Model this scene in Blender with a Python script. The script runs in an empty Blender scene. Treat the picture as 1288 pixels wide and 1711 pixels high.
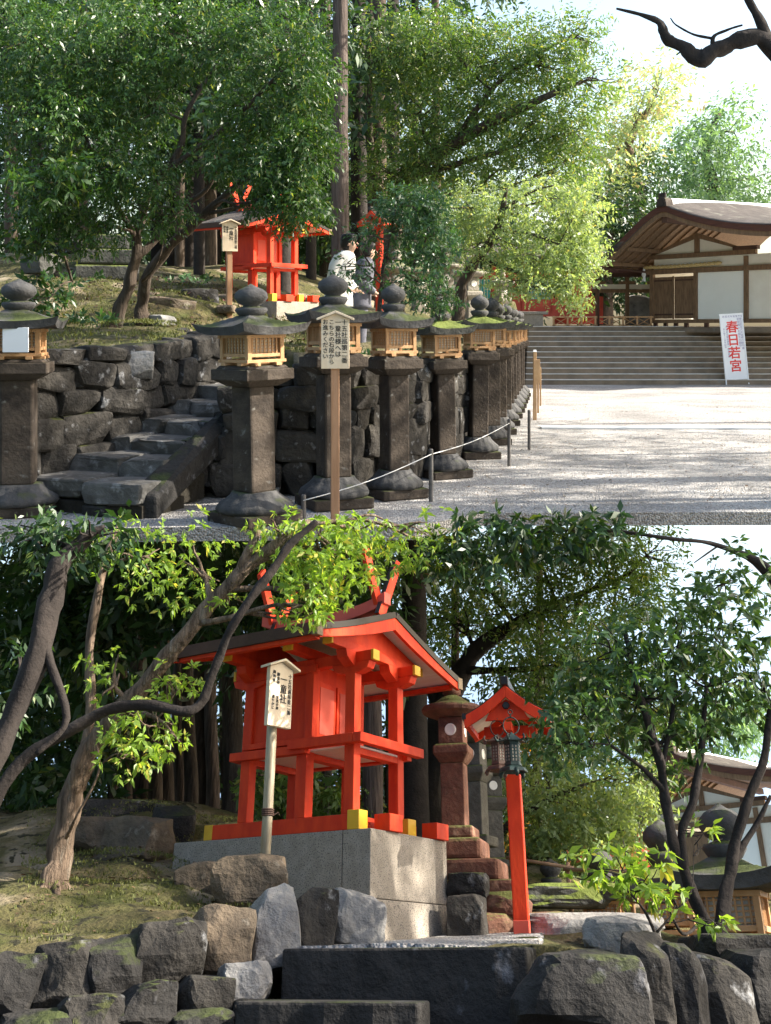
import bpy, bmesh, math, random
import numpy as np
from mathutils import Matrix, Vector
R = math.radians
sc = bpy.context.scene
# ---------------------------------------------------------------- camera, world, sun, exposure
F, CX, H1, H2, EYE = 1800.0, 644.0, 548.0, 1632.0, 1.7
cam = bpy.data.objects.new("camera", bpy.data.cameras.new("camera")); sc.collection.objects.link(cam)
cam.location = (0, 0, EYE); cam.rotation_euler = (R(90), 0, 0)
cam.data.sensor_fit = 'VERTICAL'; cam.data.sensor_height = 24.0
cam.data.lens = 24.0*F/1711.0
cam.data.shift_y = -(855.5-H1)/1711.0
cam.data.clip_start = 0.1; cam.data.clip_end = 800
sc.camera = cam
SUN = Vector((0.80, 0.08, 0.58)).normalized()
wd = bpy.data.worlds.new("World"); sc.world = wd; wd.use_nodes = True
nt = wd.node_tree; nt.nodes.clear()
wo = nt.nodes.new('ShaderNodeOutputWorld'); bg = nt.nodes.new('ShaderNodeBackground')
sky = nt.nodes.new('ShaderNodeTexSky'); sky.sky_type = 'NISHITA'; sky.sun_disc = False
sky.sun_elevation = math.asin(SUN.z); sky.sun_rotation = math.atan2(SUN.x, SUN.y)
sky.dust_density = 3.0; sky.air_density = 1.3
tc = nt.nodes.new('ShaderNodeTexCoord'); sp = nt.nodes.new('ShaderNodeSeparateXYZ')
ab = nt.nodes.new('ShaderNodeMath'); ab.operation = 'ABSOLUTE'
cb = nt.nodes.new('ShaderNodeCombineXYZ')
L = nt.links.new
L(tc.outputs['Generated'], sp.inputs[0]); L(sp.outputs[0], cb.inputs[0]); L(sp.outputs[1], cb.inputs[1])
L(sp.outputs[2], ab.inputs[0]); L(ab.outputs[0], cb.inputs[2]); L(cb.outputs[0], sky.inputs[0])
L(sky.outputs[0], bg.inputs[0]); bg.inputs[1].default_value = 0.12; L(bg.outputs[0], wo.inputs[0])
sl = bpy.data.lights.new("sun", 'SUN'); sl.energy = 5.0; sl.angle = R(0.53); sl.color = (1.0, 0.93, 0.82)
so = bpy.data.objects.new("sun", sl); sc.collection.objects.link(so)
so.rotation_euler = SUN.to_track_quat('Z', 'Y').to_euler(); so.location = (20, 5, 20)
vs = sc.view_settings; vs.view_transform = 'Standard'; vs.look = 'None'; vs.exposure = 1.6; vs.gamma = 1.0
try: vs.use_curve_mapping = False
except Exception: pass
sc.cycles.max_bounces = 6; sc.cycles.diffuse_bounces = 3; sc.cycles.transmission_bounces = 4
sc.cycles.glossy_bounces = 2; sc.cycles.transparent_max_bounces = 6

TH = math.atan((H2-H1)/F)
T2 = Matrix.Translation((0, 0, EYE)) @ Matrix.Rotation(-TH, 4, 'X')      # the lower place lies on a slope of its own
T2i = T2.inverted().to_3x3()
def P1(x, y, Z): return Vector(((x-CX)/F*Z, Z, EYE+(H1-y)/F*Z))
def G1(x, y): return P1(x, y, EYE*F/(y-H1))
def P2(x, y, Y):
    d = T2i @ Vector(((x-CX)/F, 1, (H1-y)/F)); return d/d.y*Y
rnd = random.Random(7)

# ---------------------------------------------------------------- helpers
def link(o): sc.collection.objects.link(o); return o
TOPS = []
def props(o, label=None, cat=None, group=None, kind=None):
    if label: o['label'] = label
    if cat: o['category'] = cat
    if group: o['group'] = group
    if kind: o['kind'] = kind
    return o
def thing(name, label, cat, loc=(0, 0, 0), rz=0.0, group=None, scale=(1, 1, 1)):
    o = link(bpy.data.objects.new(name, None)); o.empty_display_size = .1
    o.location = loc; o.rotation_euler = (0, 0, rz); o.scale = scale
    props(o, label, cat, group); TOPS.append(o); return o
def dup(root, loc, rz=None, label=None, scale=None, group=None, name=None):
    r = root.copy(); link(r); r.location = loc; TOPS.append(r)
    if name: r.name = name
    if rz is not None: r.rotation_euler = (0, 0, rz)
    if scale: r.scale = scale
    if label: r['label'] = label
    if group: r['group'] = group
    for ch in list(root.children):
        c = ch.copy(); link(c); c.parent = r
        for g in ch.children:
            d = g.copy(); link(d); d.parent = c
    return r
class MB:
    def __init__(s): s.v = []; s.f = []
    def add(s, vs_, fs):
        n = len(s.v); s.v += [tuple(p) for p in vs_]; s.f += [tuple(i+n for i in f) for f in fs]; return s
    def box(s, c, d, rz=0, rx=0, ry=0, taper=1.0):
        M = Matrix.Translation(c) @ Matrix.Rotation(rz, 4, 'Z') @ Matrix.Rotation(rx, 4, 'X') @ Matrix.Rotation(ry, 4, 'Y')
        vv = []
        for z in (-.5, .5):
            t = taper if z > 0 else 1
            for x, y in ((-.5, -.5), (.5, -.5), (.5, .5), (-.5, .5)):
                vv.append(M @ Vector((x*d[0]*t, y*d[1]*t, z*d[2])))
        return s.add(vv, [(3, 2, 1, 0), (4, 5, 6, 7), (0, 1, 5, 4), (1, 2, 6, 5), (2, 3, 7, 6), (3, 0, 4, 7)])
    def prism(s, pts, ext):                       # polygon points (3D), extruded by the vector ext
        n = len(pts); e = Vector(ext); a = [Vector(p) for p in pts]
        return s.add(a+[p+e for p in a], [tuple(range(n))[::-1], tuple(range(n, 2*n))] + [(i, (i+1) % n, n+(i+1) % n, n+i) for i in range(n)])
    def tube(s, pts, rad, n=8, cap=True):
        pts = [Vector(p) for p in pts]; m = len(pts)
        if not hasattr(rad, '__len__'): rad = [rad]*m
        vv = []; a = None
        for i, p in enumerate(pts):
            t = (pts[min(i+1, m-1)]-pts[max(i-1, 0)]).normalized()
            if a is None: a = t.cross(Vector((1, .2, .1))) if abs(t.x) < .8 else t.cross(Vector((0, 1, .2)))
            a = a-t*a.dot(t)
            if a.length < 1e-4: a = t.cross(Vector((.3, .5, .8)))
            a.normalize(); b = t.cross(a)
            for k in range(n):
                th = 2*math.pi*k/n; vv.append(p+(a*math.cos(th)+b*math.sin(th))*rad[i]*(1+(.10*math.sin(3*th+i*.35)+.06*math.sin(7*th-i*.5) if n == 14 else 0)))
        ff = [(i*n+k, i*n+(k+1) % n, (i+1)*n+(k+1) % n, (i+1)*n+k) for i in range(m-1) for k in range(n)]
        if cap: ff += [tuple(range(n))[::-1], tuple((m-1)*n+k for k in range(n))]
        return s.add(vv, ff)
    def lathe(s, prof, n=24, c=(0, 0, 0), rot=0, fn=None):
        vv = []
        for r, z in prof:
            for k in range(n):
                a = 2*math.pi*k/n+rot; rr = r*(fn(a) if fn else 1)
                vv.append((c[0]+rr*math.cos(a), c[1]+rr*math.sin(a), c[2]+z))
        m = len(prof)
        ff = [(i*n+k, i*n+(k+1) % n, (i+1)*n+(k+1) % n, (i+1)*n+k) for i in range(m-1) for k in range(n)]
        return s.add(vv, ff+[tuple(range(n))[::-1], tuple((m-1)*n+k for k in range(n))])
    def build(s, name, m, parent=None, bevel=0, smooth=False, seg=2):
        me = bpy.data.meshes.new(name); me.from_pydata(s.v, [], s.f); me.validate()
        me.materials.append(m)
        o = link(bpy.data.objects.new(name, me)); o.parent = parent
        if smooth: me.polygons.foreach_set('use_smooth', [True]*len(me.polygons))
        if bevel:
            b = o.modifiers.new('bevel', 'BEVEL'); b.width = bevel; b.segments = seg; b.limit_method = 'ANGLE'; b.angle_limit = R(35)
        if parent is None: TOPS.append(o)
        return o
def npmesh(name, V, Fq, m, parent=None, smooth=False):
    me = bpy.data.meshes.new(name); nv = len(V); nf = len(Fq); k = Fq.shape[1]
    me.vertices.add(nv); me.vertices.foreach_set('co', np.asarray(V, np.float32).ravel())
    me.loops.add(nf*k); me.loops.foreach_set('vertex_index', np.asarray(Fq, np.int32).ravel())
    me.polygons.add(nf); me.polygons.foreach_set('loop_start', np.arange(nf, dtype=np.int32)*k)
    me.polygons.foreach_set('loop_total', np.full(nf, k, np.int32))
    me.update(calc_edges=True); me.materials.append(m)
    if smooth: me.polygons.foreach_set('use_smooth', np.ones(nf, bool))
    o = link(bpy.data.objects.new(name, me)); o.parent = parent
    if parent is None: TOPS.append(o)
    return o
def noise3(P, seed, freq, octv=3):
    P = np.asarray(P, float); r = np.random.RandomState(seed); out = np.zeros(len(P)); amp = 1.0
    for o_ in range(octv):
        for _ in range(4):
            d = r.normal(size=3); d /= np.linalg.norm(d); ph = r.uniform(0, 6.28)
            out += amp*np.sin(P@d*freq*r.uniform(.7, 1.4)+ph+1.3*np.sin(P@np.roll(d, 1)*freq*.8+ph*2))*.3
        amp *= .5; freq *= 2.1
    return out
def _ico(sub):
    bm = bmesh.new(); bmesh.ops.create_icosphere(bm, subdivisions=sub, radius=1)
    v = np.array([p.co[:] for p in bm.verts]); f = [tuple(q.index for q in fc.verts) for fc in bm.faces]; bm.free(); return v, f
ICO = {k: _ico(k) for k in (2, 3, 4)}
def rock_pts(size, seed, sub=3, boxy=.5, rough=.05, cuts=5):
    v, f = ICO[sub]; r = np.random.RandomState(seed)
    p = np.sign(v)*np.abs(v)**boxy; p /= np.max(np.abs(p), axis=1, keepdims=True)**.6
    for _ in range(cuts):
        d = r.normal(size=3); d /= np.linalg.norm(d); lim = r.uniform(.72, .95)*np.max(p@d)
        ex = np.maximum(p@d-lim, 0); p = p-ex[:, None]*d*.93
    p = p*(1+rough*noise3(p, seed, 3.0, 3))[:, None]
    return p*np.array(size)*.5, f
def add_rock(mb, c, size, seed, rz=0, rx=0, ry=0, **k):
    p, f = rock_pts(size, seed, **k)
    M = Matrix.Translation(c) @ Matrix.Rotation(rz, 4, 'Z') @ Matrix.Rotation(rx, 4, 'X') @ Matrix.Rotation(ry, 4, 'Y')
    A = np.array(M); q = p@A[:3, :3].T+A[:3, 3]
    mb.add(q.tolist(), f)
# ---------------------------------------------------------------- materials
def mat(name, c1, c2=None, scale=4, rough=.8, bump=.0, bscale=30, c3=None, s3=1.5, t3=.5, spec=.3, moss=None, mossamt=.5, detail=6, speck=None, stretch=None, wave=False):
    m = bpy.data.materials.new(name); m.use_nodes = True; n = m.node_tree.nodes; l = m.node_tree.links.new
    b = n['Principled BSDF']; b.inputs['Roughness'].default_value = rough; b.inputs['Specular IOR Level'].default_value = spec
    b.inputs['Base Color'].default_value = (*c1, 1)
    tc = n.new('ShaderNodeTexCoord'); mp = n.new('ShaderNodeMapping'); l(tc.outputs['Object'], mp.inputs[0])
    if stretch: mp.inputs['Scale'].default_value = stretch
    def noise(s, d=detail):
        q = n.new('ShaderNodeTexNoise'); q.inputs['Scale'].default_value = s; q.inputs['Detail'].default_value = d; q.inputs['Roughness'].default_value = .6
        l(mp.outputs[0], q.inputs[0]); return q
    def ramp(src, a, bb):
        q = n.new('ShaderNodeMapRange'); q.inputs[1].default_value = a; q.inputs[2].default_value = bb; l(src, q.inputs[0]); return q.outputs[0]
    def mix(f, a, bb):
        q = n.new('ShaderNodeMix'); q.data_type = 'RGBA'; l(f, q.inputs[0])
        for i, x in ((6, a), (7, bb)):
            if isinstance(x, tuple): q.inputs[i].default_value = (*x, 1)
            else: l(x, q.inputs[i])
        return q.outputs[2]
    col = c1
    if c2: col = mix(ramp(noise(scale).outputs[0], .35, .65), c1, c2)
    if c3: col = mix(ramp(noise(s3).outputs[0], t3, t3+.12), col if not isinstance(col, tuple) else c1, c3)
    if speck: col = mix(ramp(noise(speck[1], 2).outputs[0], speck[2], speck[2]+.06), col, speck[0])
    if moss:
        ge = n.new('ShaderNodeNewGeometry'); sx = n.new('ShaderNodeSeparateXYZ'); l(ge.outputs['Normal'], sx.inputs[0])
        ad = n.new('ShaderNodeMath'); ad.operation = 'MULTIPLY_ADD'; l(noise(3.0).outputs[0], ad.inputs[0]); ad.inputs[1].default_value = 1.6; l(sx.outputs[2], ad.inputs[2])
        col = mix(ramp(ad.outputs[0], 1.75-mossamt, 2.0-mossamt), col, moss)
    if not isinstance(col, tuple): l(col, b.inputs['Base Color'])
    if bump:
        bp = n.new('ShaderNodeBump'); bp.inputs['Strength'].default_value = 1.0; bp.inputs['Distance'].default_value = bump
        l(noise(bscale, 8).outputs[0], bp.inputs['Height']); l(bp.outputs[0], b.inputs['Normal'])
    return m
def leafmat(name, a, b_, rough=.42, trans=.35, c=None, ct=.9):
    m = bpy.data.materials.new(name); m.use_nodes = True; n = m.node_tree.nodes; l = m.node_tree.links.new
    b = n['Principled BSDF']; b.inputs['Roughness'].default_value = rough; b.inputs['Specular IOR Level'].default_value = .5
    g = n.new('ShaderNodeNewGeometry'); mx = n.new('ShaderNodeMix'); mx.data_type = 'RGBA'
    mx.inputs[6].default_value = (*a, 1); mx.inputs[7].default_value = (*b_, 1); l(g.outputs['Random Per Island'], mx.inputs[0])
    out = mx.outputs[2]
    if c:
        gt = n.new('ShaderNodeMath'); gt.operation = 'GREATER_THAN'; gt.inputs[1].default_value = ct; l(g.outputs['Random Per Island'], gt.inputs[0])
        m2 = n.new('ShaderNodeMix'); m2.data_type = 'RGBA'; l(gt.outputs[0], m2.inputs[0]); l(out, m2.inputs[6]); m2.inputs[7].default_value = (*c, 1); out = m2.outputs[2]
    l(out, b.inputs['Base Color'])
    tr = n.new('ShaderNodeBsdfTranslucent'); br = n.new('ShaderNodeMix'); br.data_type = 'RGBA'; br.blend_type = 'MULTIPLY'; br.inputs[0].default_value = 1
    l(out, br.inputs[6]); br.inputs[7].default_value = (2.1, 2.0, .9, 1); l(br.outputs[2], tr.inputs[0])
    ms = n.new('ShaderNodeMixShader'); ms.inputs[0].default_value = trans
    l(b.outputs[0], ms.inputs[1]); l(tr.outputs[0], ms.inputs[2]); l(ms.outputs[0], n['Material Output'].inputs[0])
    return m
MOSS = (.10, .12, .025)
M = dict(
 stone=mat('weathered_stone', (.085, .066, .050), (.026, .020, .016), 3.2, .9, .012, 28, c3=(.20, .19, .17), s3=9, t3=.6, moss=(.06, .07, .02), mossamt=.12),
 stone_cap=mat('mossy_stone', (.085, .082, .080), (.04, .04, .04), 6, .9, .015, 24, moss=(.06, .075, .02), mossamt=.16),
 stone_cap2=mat('very_mossy_stone', (.10, .10, .09), (.05, .05, .045), 6, .9, .02, 22, moss=(.12, .15, .03), mossamt=.55),
 wallstone=mat('wall_stone', (.060, .054, .046), (.020, .018, .016), 3.5, .9, .045, 11, c3=(.26, .26, .26), s3=7, t3=.6, moss=(.08, .09, .02), mossamt=-.05),
 stonegrey=mat('grey_lantern_stone', (.30, .27, .22), (.18, .16, .13), 5, .9, .012, 26, c3=(.12, .12, .10), s3=4, t3=.56, moss=(.09, .10, .03), mossamt=.15),
 greydark=mat('dark_lantern_stone', (.13, .12, .10), (.06, .055, .045), 5, .9, .012, 26, moss=(.08, .10, .03), mossamt=.2),
 rockbrown=mat('brown_rock', (.20, .15, .10), (.09, .07, .05), 3, .9, .05, 9, c3=(.34, .30, .24), s3=5, t3=.6),
 rockpale=mat('pale_rock', (.30, .29, .27), (.17, .165, .16), 3, .9, .04, 10, c3=(.08, .08, .075), s3=6, t3=.62),
 rockdark=mat('dark_rock', (.038, .035, .032), (.015, .014, .013), 3, .85, .045, 9, c3=(.17, .17, .18), s3=5, t3=.6, moss=(.05, .062, .018), mossamt=.05),
 granite=mat('granite', (.36, .315, .26), (.27, .235, .19), 12, .85, .004, 90, speck=((.10, .09, .08), 110, .56)),
 redstone=mat('red_weathered_stone', (.19, .088, .055), (.09, .042, .03), 5, .9, .012, 26, c3=(.34, .20, .13), s3=4, t3=.56, moss=(.10, .11, .03), mossamt=.15),
 paving=mat('worn_step_stone', (.15, .145, .135), (.07, .066, .06), 3, .9, .025, 14, c3=(.25, .245, .235), s3=8, t3=.58),
 stair=mat('stair_stone', (.27, .21, .15), (.17, .135, .10), 2.5, .9, .008, 20, c3=(.22, .20, .17), s3=4, t3=.6),
 nosing=mat('lit_tone_stair_edge', (.66, .62, .56), (.50, .47, .42), 4, .85),  # pale tone stands in for light on the stair treads
 soil=mat('dark_soil', (.035, .03, .022), (.02, .017, .012), 5, 1, .03, 12),
 moss=mat('moss_ground', (.060, .068, .016), (.12, .095, .045), 2.2, 1, .05, 18, c3=(.27, .22, .15), s3=1.6, t3=.52, speck=((.03, .028, .014), 9, .58)),  # soil patches made paler to stand in for sunlight on the bank
 gravel=None,
 wood=mat('pale_wood', (.50, .30, .15), (.40, .22, .10), 3, .6, .002, 40, stretch=(6, 6, 1)),
 woodlight=mat('sign_wood', (.74, .62, .46), (.68, .54, .38), 2, .6, .001, 30, stretch=(10, 4, 1)),
 woodpost=mat('sign_post_wood', (.42, .24, .14), (.32, .17, .09), 2, .7, .002, 40, stretch=(12, 12, 1)),
 woodold=mat('old_wood', (.22, .135, .075), (.13, .08, .045), 3, .8, .003, 40, stretch=(6, 6, 1)),
 wooddark=mat('dark_wood', (.09, .045, .03), (.055, .03, .02), 3, .8, .003, 30),
 barkroofedge=mat('bark_roof_edge', (.11, .045, .03), (.07, .03, .022), 3, .85, .004, 40, stretch=(1, 1, 18)),
 barkroof=mat('bark_roof', (.095, .08, .07), (.055, .046, .04), 3, .95, .02, 30, c3=(.17, .16, .13), s3=2, t3=.58),
 bark=mat('bark', (.10, .075, .055), (.045, .033, .025), 6, .95, .03, 14, stretch=(2.5, 2.5, .5), c3=(.17, .15, .12), s3=3, t3=.6),
 barkpale=mat('pale_bark', (.28, .20, .14), (.075, .052, .036), 8, .95, .06, 14, stretch=(3, 3, .4), c3=(.36, .30, .23), s3=4, t3=.6),
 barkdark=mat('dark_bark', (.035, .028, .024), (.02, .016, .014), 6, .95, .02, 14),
 cedar=mat('cedar_bark', (.13, .10, .085), (.05, .038, .032), 9, .95, .04, 16, stretch=(3, 3, .25)),
 red=mat('vermilion_paint', (.72, .055, .010), (.56, .030, .007), 9, .6, .002, 50, spec=.25, c3=(.50, .045, .02), s3=14, t3=.62, stretch=(1, 1, .35)),
 redpale=mat('faded_vermilion', (.62, .10, .06), (.50, .07, .045), 3, .6),
 yellow=mat('yellow_end_paint', (.72, .42, .03), (.62, .34, .02), 6, .5),
 white=mat('white_boards', (.80, .74, .68), (.74, .66, .58), 3, .6, .0006, 40, stretch=(1, 12, 1)),
 plaster=mat('white_plaster', (.72, .69, .60), (.66, .62, .53), 2, .9, .001, 40),
 plaster2=mat('white_cloth_screen', (.84, .84, .78), (.78, .78, .72), .7, .8),
 paper=mat('paper', (.80, .76, .68), None, rough=.8),
 black=mat('black_lacquer', (.018, .015, .015), None, rough=.35),
 ink=mat('black_ink', (.02, .02, .022), None, rough=.7),
 redink=mat('red_ink', (.70, .06, .05), None, rough=.7),
 greyink=mat('grey_violet_ink', (.30, .27, .42), None, rough=.7),
 metal=mat('brass_fitting', (.25, .17, .09), (.14, .10, .06), 30, .45),
 bronze=mat('green_bronze', (.025, .05, .045), (.015, .025, .023), 14, .5, .003, 60, c3=(.12, .17, .15), s3=18, t3=.6),
 bronzered=mat('brown_bronze', (.14, .075, .055), (.07, .04, .03), 14, .5, .003, 60),
 signwhite=mat('white_board', (.84, .85, .86), (.78, .79, .80), 1, .5),
 steel=mat('dark_stake', (.14, .13, .12), (.09, .085, .08), 20, .6),
 stake=mat('pale_stake', (.55, .36, .20), (.45, .28, .15), 8, .7),
 rope=mat('white_rope', (.75, .74, .72), (.6, .59, .57), 60, .9),
 straw=mat('straw_rope', (.62, .47, .22), (.42, .30, .12), 40, .9, .004, 60),
 bamboo=mat('bamboo', (.36, .22, .13), (.24, .14, .08), 12, .6),
 polewood=mat('bamboo_pole', (.42, .36, .25), (.30, .24, .16), 8, .5, stretch=(8, 8, 1)),
 wire=mat('rusty_wire', (.10, .06, .045), None, rough=.8),
 skin=mat('skin', (.55, .35, .25), None, rough=.6), hair=mat('hair', (.02, .016, .014), None, rough=.5),
 coat=mat('white_coat', (.78, .76, .72), (.70, .68, .65), 6, .9), greycoat=mat('grey_coat', (.14, .14, .17), (.09, .09, .11), 8, .9),
 blue=mat('light_blue_cloth', (.36, .60, .74), (.28, .50, .66), 8, .9),
 teal=mat('teal_lattice', (.05, .35, .33), None, rough=.6),
)
def gravelmat():
    m = bpy.data.materials.new('grey_gravel'); m.use_nodes = True; n = m.node_tree.nodes; l = m.node_tree.links.new; b = n['Principled BSDF']
    b.inputs['Roughness'].default_value = .9; b.inputs['Specular IOR Level'].default_value = .2
    tc = n.new('ShaderNodeTexCoord'); v = n.new('ShaderNodeTexVoronoi'); v.inputs['Scale'].default_value = 52; l(tc.outputs['Object'], v.inputs[0])
    bw = n.new('ShaderNodeSeparateColor'); l(v.outputs['Color'], bw.inputs[0])
    cr = n.new('ShaderNodeValToRGB'); cr.color_ramp.elements[0].color = (.25, .235, .22, 1); cr.color_ramp.elements[1].color = (.58, .555, .52, 1)
    e = cr.color_ramp.elements.new(.5); e.color = (.40, .38, .36, 1); l(bw.outputs[0], cr.inputs[0])
    no = n.new('ShaderNodeTexNoise'); no.inputs['Scale'].default_value = .7; no.inputs['Detail'].default_value = 9; l(tc.outputs['Object'], no.inputs[0])
    mr = n.new('ShaderNodeMapRange'); mr.inputs[1].default_value = .3; mr.inputs[2].default_value = .7; mr.inputs[3].default_value = .60; mr.inputs[4].default_value = 1.15; l(no.outputs[0], mr.inputs[0])
    mu = n.new('ShaderNodeMix'); mu.data_type = 'RGBA'; mu.blend_type = 'MULTIPLY'; mu.inputs[0].default_value = 1; l(cr.outputs[0], mu.inputs[6]); l(mr.outputs[0], mu.inputs[7]); l(mu.outputs[2], b.inputs['Base Color'])
    bp = n.new('ShaderNodeBump'); bp.inputs['Distance'].default_value = .02; bp.invert = True; l(v.outputs['Distance'], bp.inputs['Height']); l(bp.outputs[0], b.inputs['Normal'])
    return m
M['gravel'] = gravelmat()
LF = dict(
 camellia=leafmat('leaf_dark_green', (.022, .060, .012), (.060, .130, .024), .38, .30, (.20, .24, .05), .95),
 teal=leafmat('leaf_blue_green', (.026, .070, .028), (.055, .125, .042), .35, .3),
 bright=leafmat('leaf_bright_green', (.14, .24, .03), (.24, .36, .06), .45, .45, (.40, .38, .08), .9),
 light=leafmat('leaf_pale_green', (.14, .21, .09), (.27, .34, .16), .5, .4, (.32, .30, .12), .97),
 mid=leafmat('leaf_mid_green', (.055, .11, .025), (.11, .18, .04), .4, .35, (.25, .26, .06), .93),
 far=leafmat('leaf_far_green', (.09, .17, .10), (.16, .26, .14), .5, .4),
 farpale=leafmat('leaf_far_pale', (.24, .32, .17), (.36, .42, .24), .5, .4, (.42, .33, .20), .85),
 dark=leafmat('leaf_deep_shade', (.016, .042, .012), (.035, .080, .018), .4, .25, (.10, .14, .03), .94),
 midglossy=leafmat('leaf_glossy_green', (.030, .070, .022), (.065, .13, .035), .33, .3, (.16, .22, .06), .93),
 moss=leafmat('leaf_moss', (.07, .085, .018), (.15, .16, .04), .7, .2),
 cedarleaf=leafmat('leaf_cedar', (.022, .05, .016), (.045, .085, .025), .6, .15),
 autumn=leafmat('leaf_autumn', (.45, .32, .05), (.50, .20, .04), .5, .45),
)
# ---------------------------------------------------------------- foliage
def leaves(blobs, m, name, parent, seed, dens=1.0, leaf=.09, asp=.36, per=9, twig=.22, droop=.3, bound=None, fan=False):
    """blobs: (centre, (rx,ry,rz), twigs). Each twig carries leaves set along it; every leaf is a face of its own."""
    r = np.random.RandomState(seed); Cs = []; Ds = []
    for c, rr, n in blobs:
        n = max(4, int(n*dens)); u = r.normal(size=(n, 3)); u /= np.linalg.norm(u, axis=1)[:, None]
        rad = r.uniform(0, 1, n)**.45; bump = 1+.28*noise3(u*1.0, seed+n, 3.2, 2)
        p = np.array(c)+u*(rad*bump)[:, None]*np.array(rr)
        # open gaps between clumps
        keep = noise3(p, seed+5, 2.2/max(.25, min(rr)), 2) > -.55
        p = p[keep]; u = u[keep]
        d = u*.8+r.normal(size=u.shape)*.55; d[:, 2] -= droop*.6; d /= np.linalg.norm(d, axis=1)[:, None]
        Cs.append(p); Ds.append(d)
    C = np.concatenate(Cs); D = np.concatenate(Ds); n = len(C)
    if bound is not None:
        k = np.array([bound(Vector(q)) for q in C]); C = C[k]; D = D[k]; n = len(C)
    t = np.tile(np.linspace(0 if not fan else .8, 1, per), n); C2 = np.repeat(C, per, 0); D2 = np.repeat(D, per, 0)
    sz = twig*np.repeat(r.uniform(.6, 1.3, n), per)
    side = np.cross(D2, r.normal(size=D2.shape)*.35+np.repeat(r.normal(size=(n, 3)), per, 0)); side /= np.linalg.norm(side, axis=1)[:, None]+1e-9
    alt = np.tile(np.where(np.arange(per) % 2 == 0, 1., -1.), n)
    ld = D2*(.55 if not fan else .35)+side*alt[:, None]*.9+r.normal(size=D2.shape)*.28; ld[:, 2] -= droop; ld /= np.linalg.norm(ld, axis=1)[:, None]
    base = C2+D2*(t*sz)[:, None]
    ll = leaf*r.uniform(.5, 1.35, n*per)*np.repeat(r.uniform(.75, 1.2, n), per); nn = np.cross(ld, side+r.normal(size=ld.shape)*.4); nn /= np.linalg.norm(nn, axis=1)[:, None]+1e-9
    w = np.cross(ld, nn); w /= np.linalg.norm(w, axis=1)[:, None]+1e-9
    hw = (ll*asp*.5)[:, None]
    V = np.stack([base, base+ld*(ll*.45)[:, None]+w*hw, base+ld*ll[:, None]-np.array([0, 0, 1])*(ll*.12)[:, None], base+ld*(ll*.45)[:, None]-w*hw], 1).reshape(-1, 3)
    Fq = np.arange(len(V)).reshape(-1, 4)
    return npmesh(name, V, Fq, m, parent)
def wob(a, b, n, amp, r, sag=0):
    a = Vector(a); b = Vector(b); L_ = (b-a).length; pts = []
    o1 = Vector((r.uniform(-1, 1), r.uniform(-1, 1), r.uniform(-1, 1)))*amp*L_; o2 = Vector((r.uniform(-1, 1), r.uniform(-1, 1), r.uniform(-1, 1)))*amp*L_*.6
    for i in range(n+1):
        t = i/n; pts.append(a.lerp(b, t)+o1*math.sin(math.pi*t)+o2*math.sin(2*math.pi*t)+Vector((0, 0, -sag*L_*math.sin(math.pi*t))))
    return pts
def resample(pts, k=4):
    out = []; n = len(pts)
    for i in range(n-1):
        p0, p1, p2, p3 = pts[max(i-1, 0)], pts[i], pts[i+1], pts[min(i+2, n-1)]
        for j in range(k):
            t = j/k; out.append([.5*((2*b)+(-a+c)*t+(2*a-5*b+4*c-d)*t*t+(-a+3*b-3*c+d)*t**3) for a, b, c, d in zip(p0, p1, p2, p3)])
    out.append(list(pts[-1])); return out
def limb(mb, path, seed=0, n=10, rough=.06, k=4):
    """path: list of (Vector, radius); smooth, a little gnarled"""
    q = resample([(p.x, p.y, p.z, r_) for p, r_ in path], k); r = random.Random(seed)
    ph = [r.uniform(0, 6.28) for _ in range(6)]
    pts = [Vector(x[:3])+Vector((math.sin(i*.9+ph[0]), math.sin(i*.7+ph[1]), .3*math.sin(i*.8+ph[2])))*x[3]*rough*1.6 for i, x in enumerate(q)]
    rad = [x[3]*(1+rough*.8*math.sin(i*1.1+ph[3])+rough*.5*math.sin(i*2.3+ph[4])) for i, x in enumerate(q)]
    mb.tube(pts, rad, n)
    return pts, rad
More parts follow.
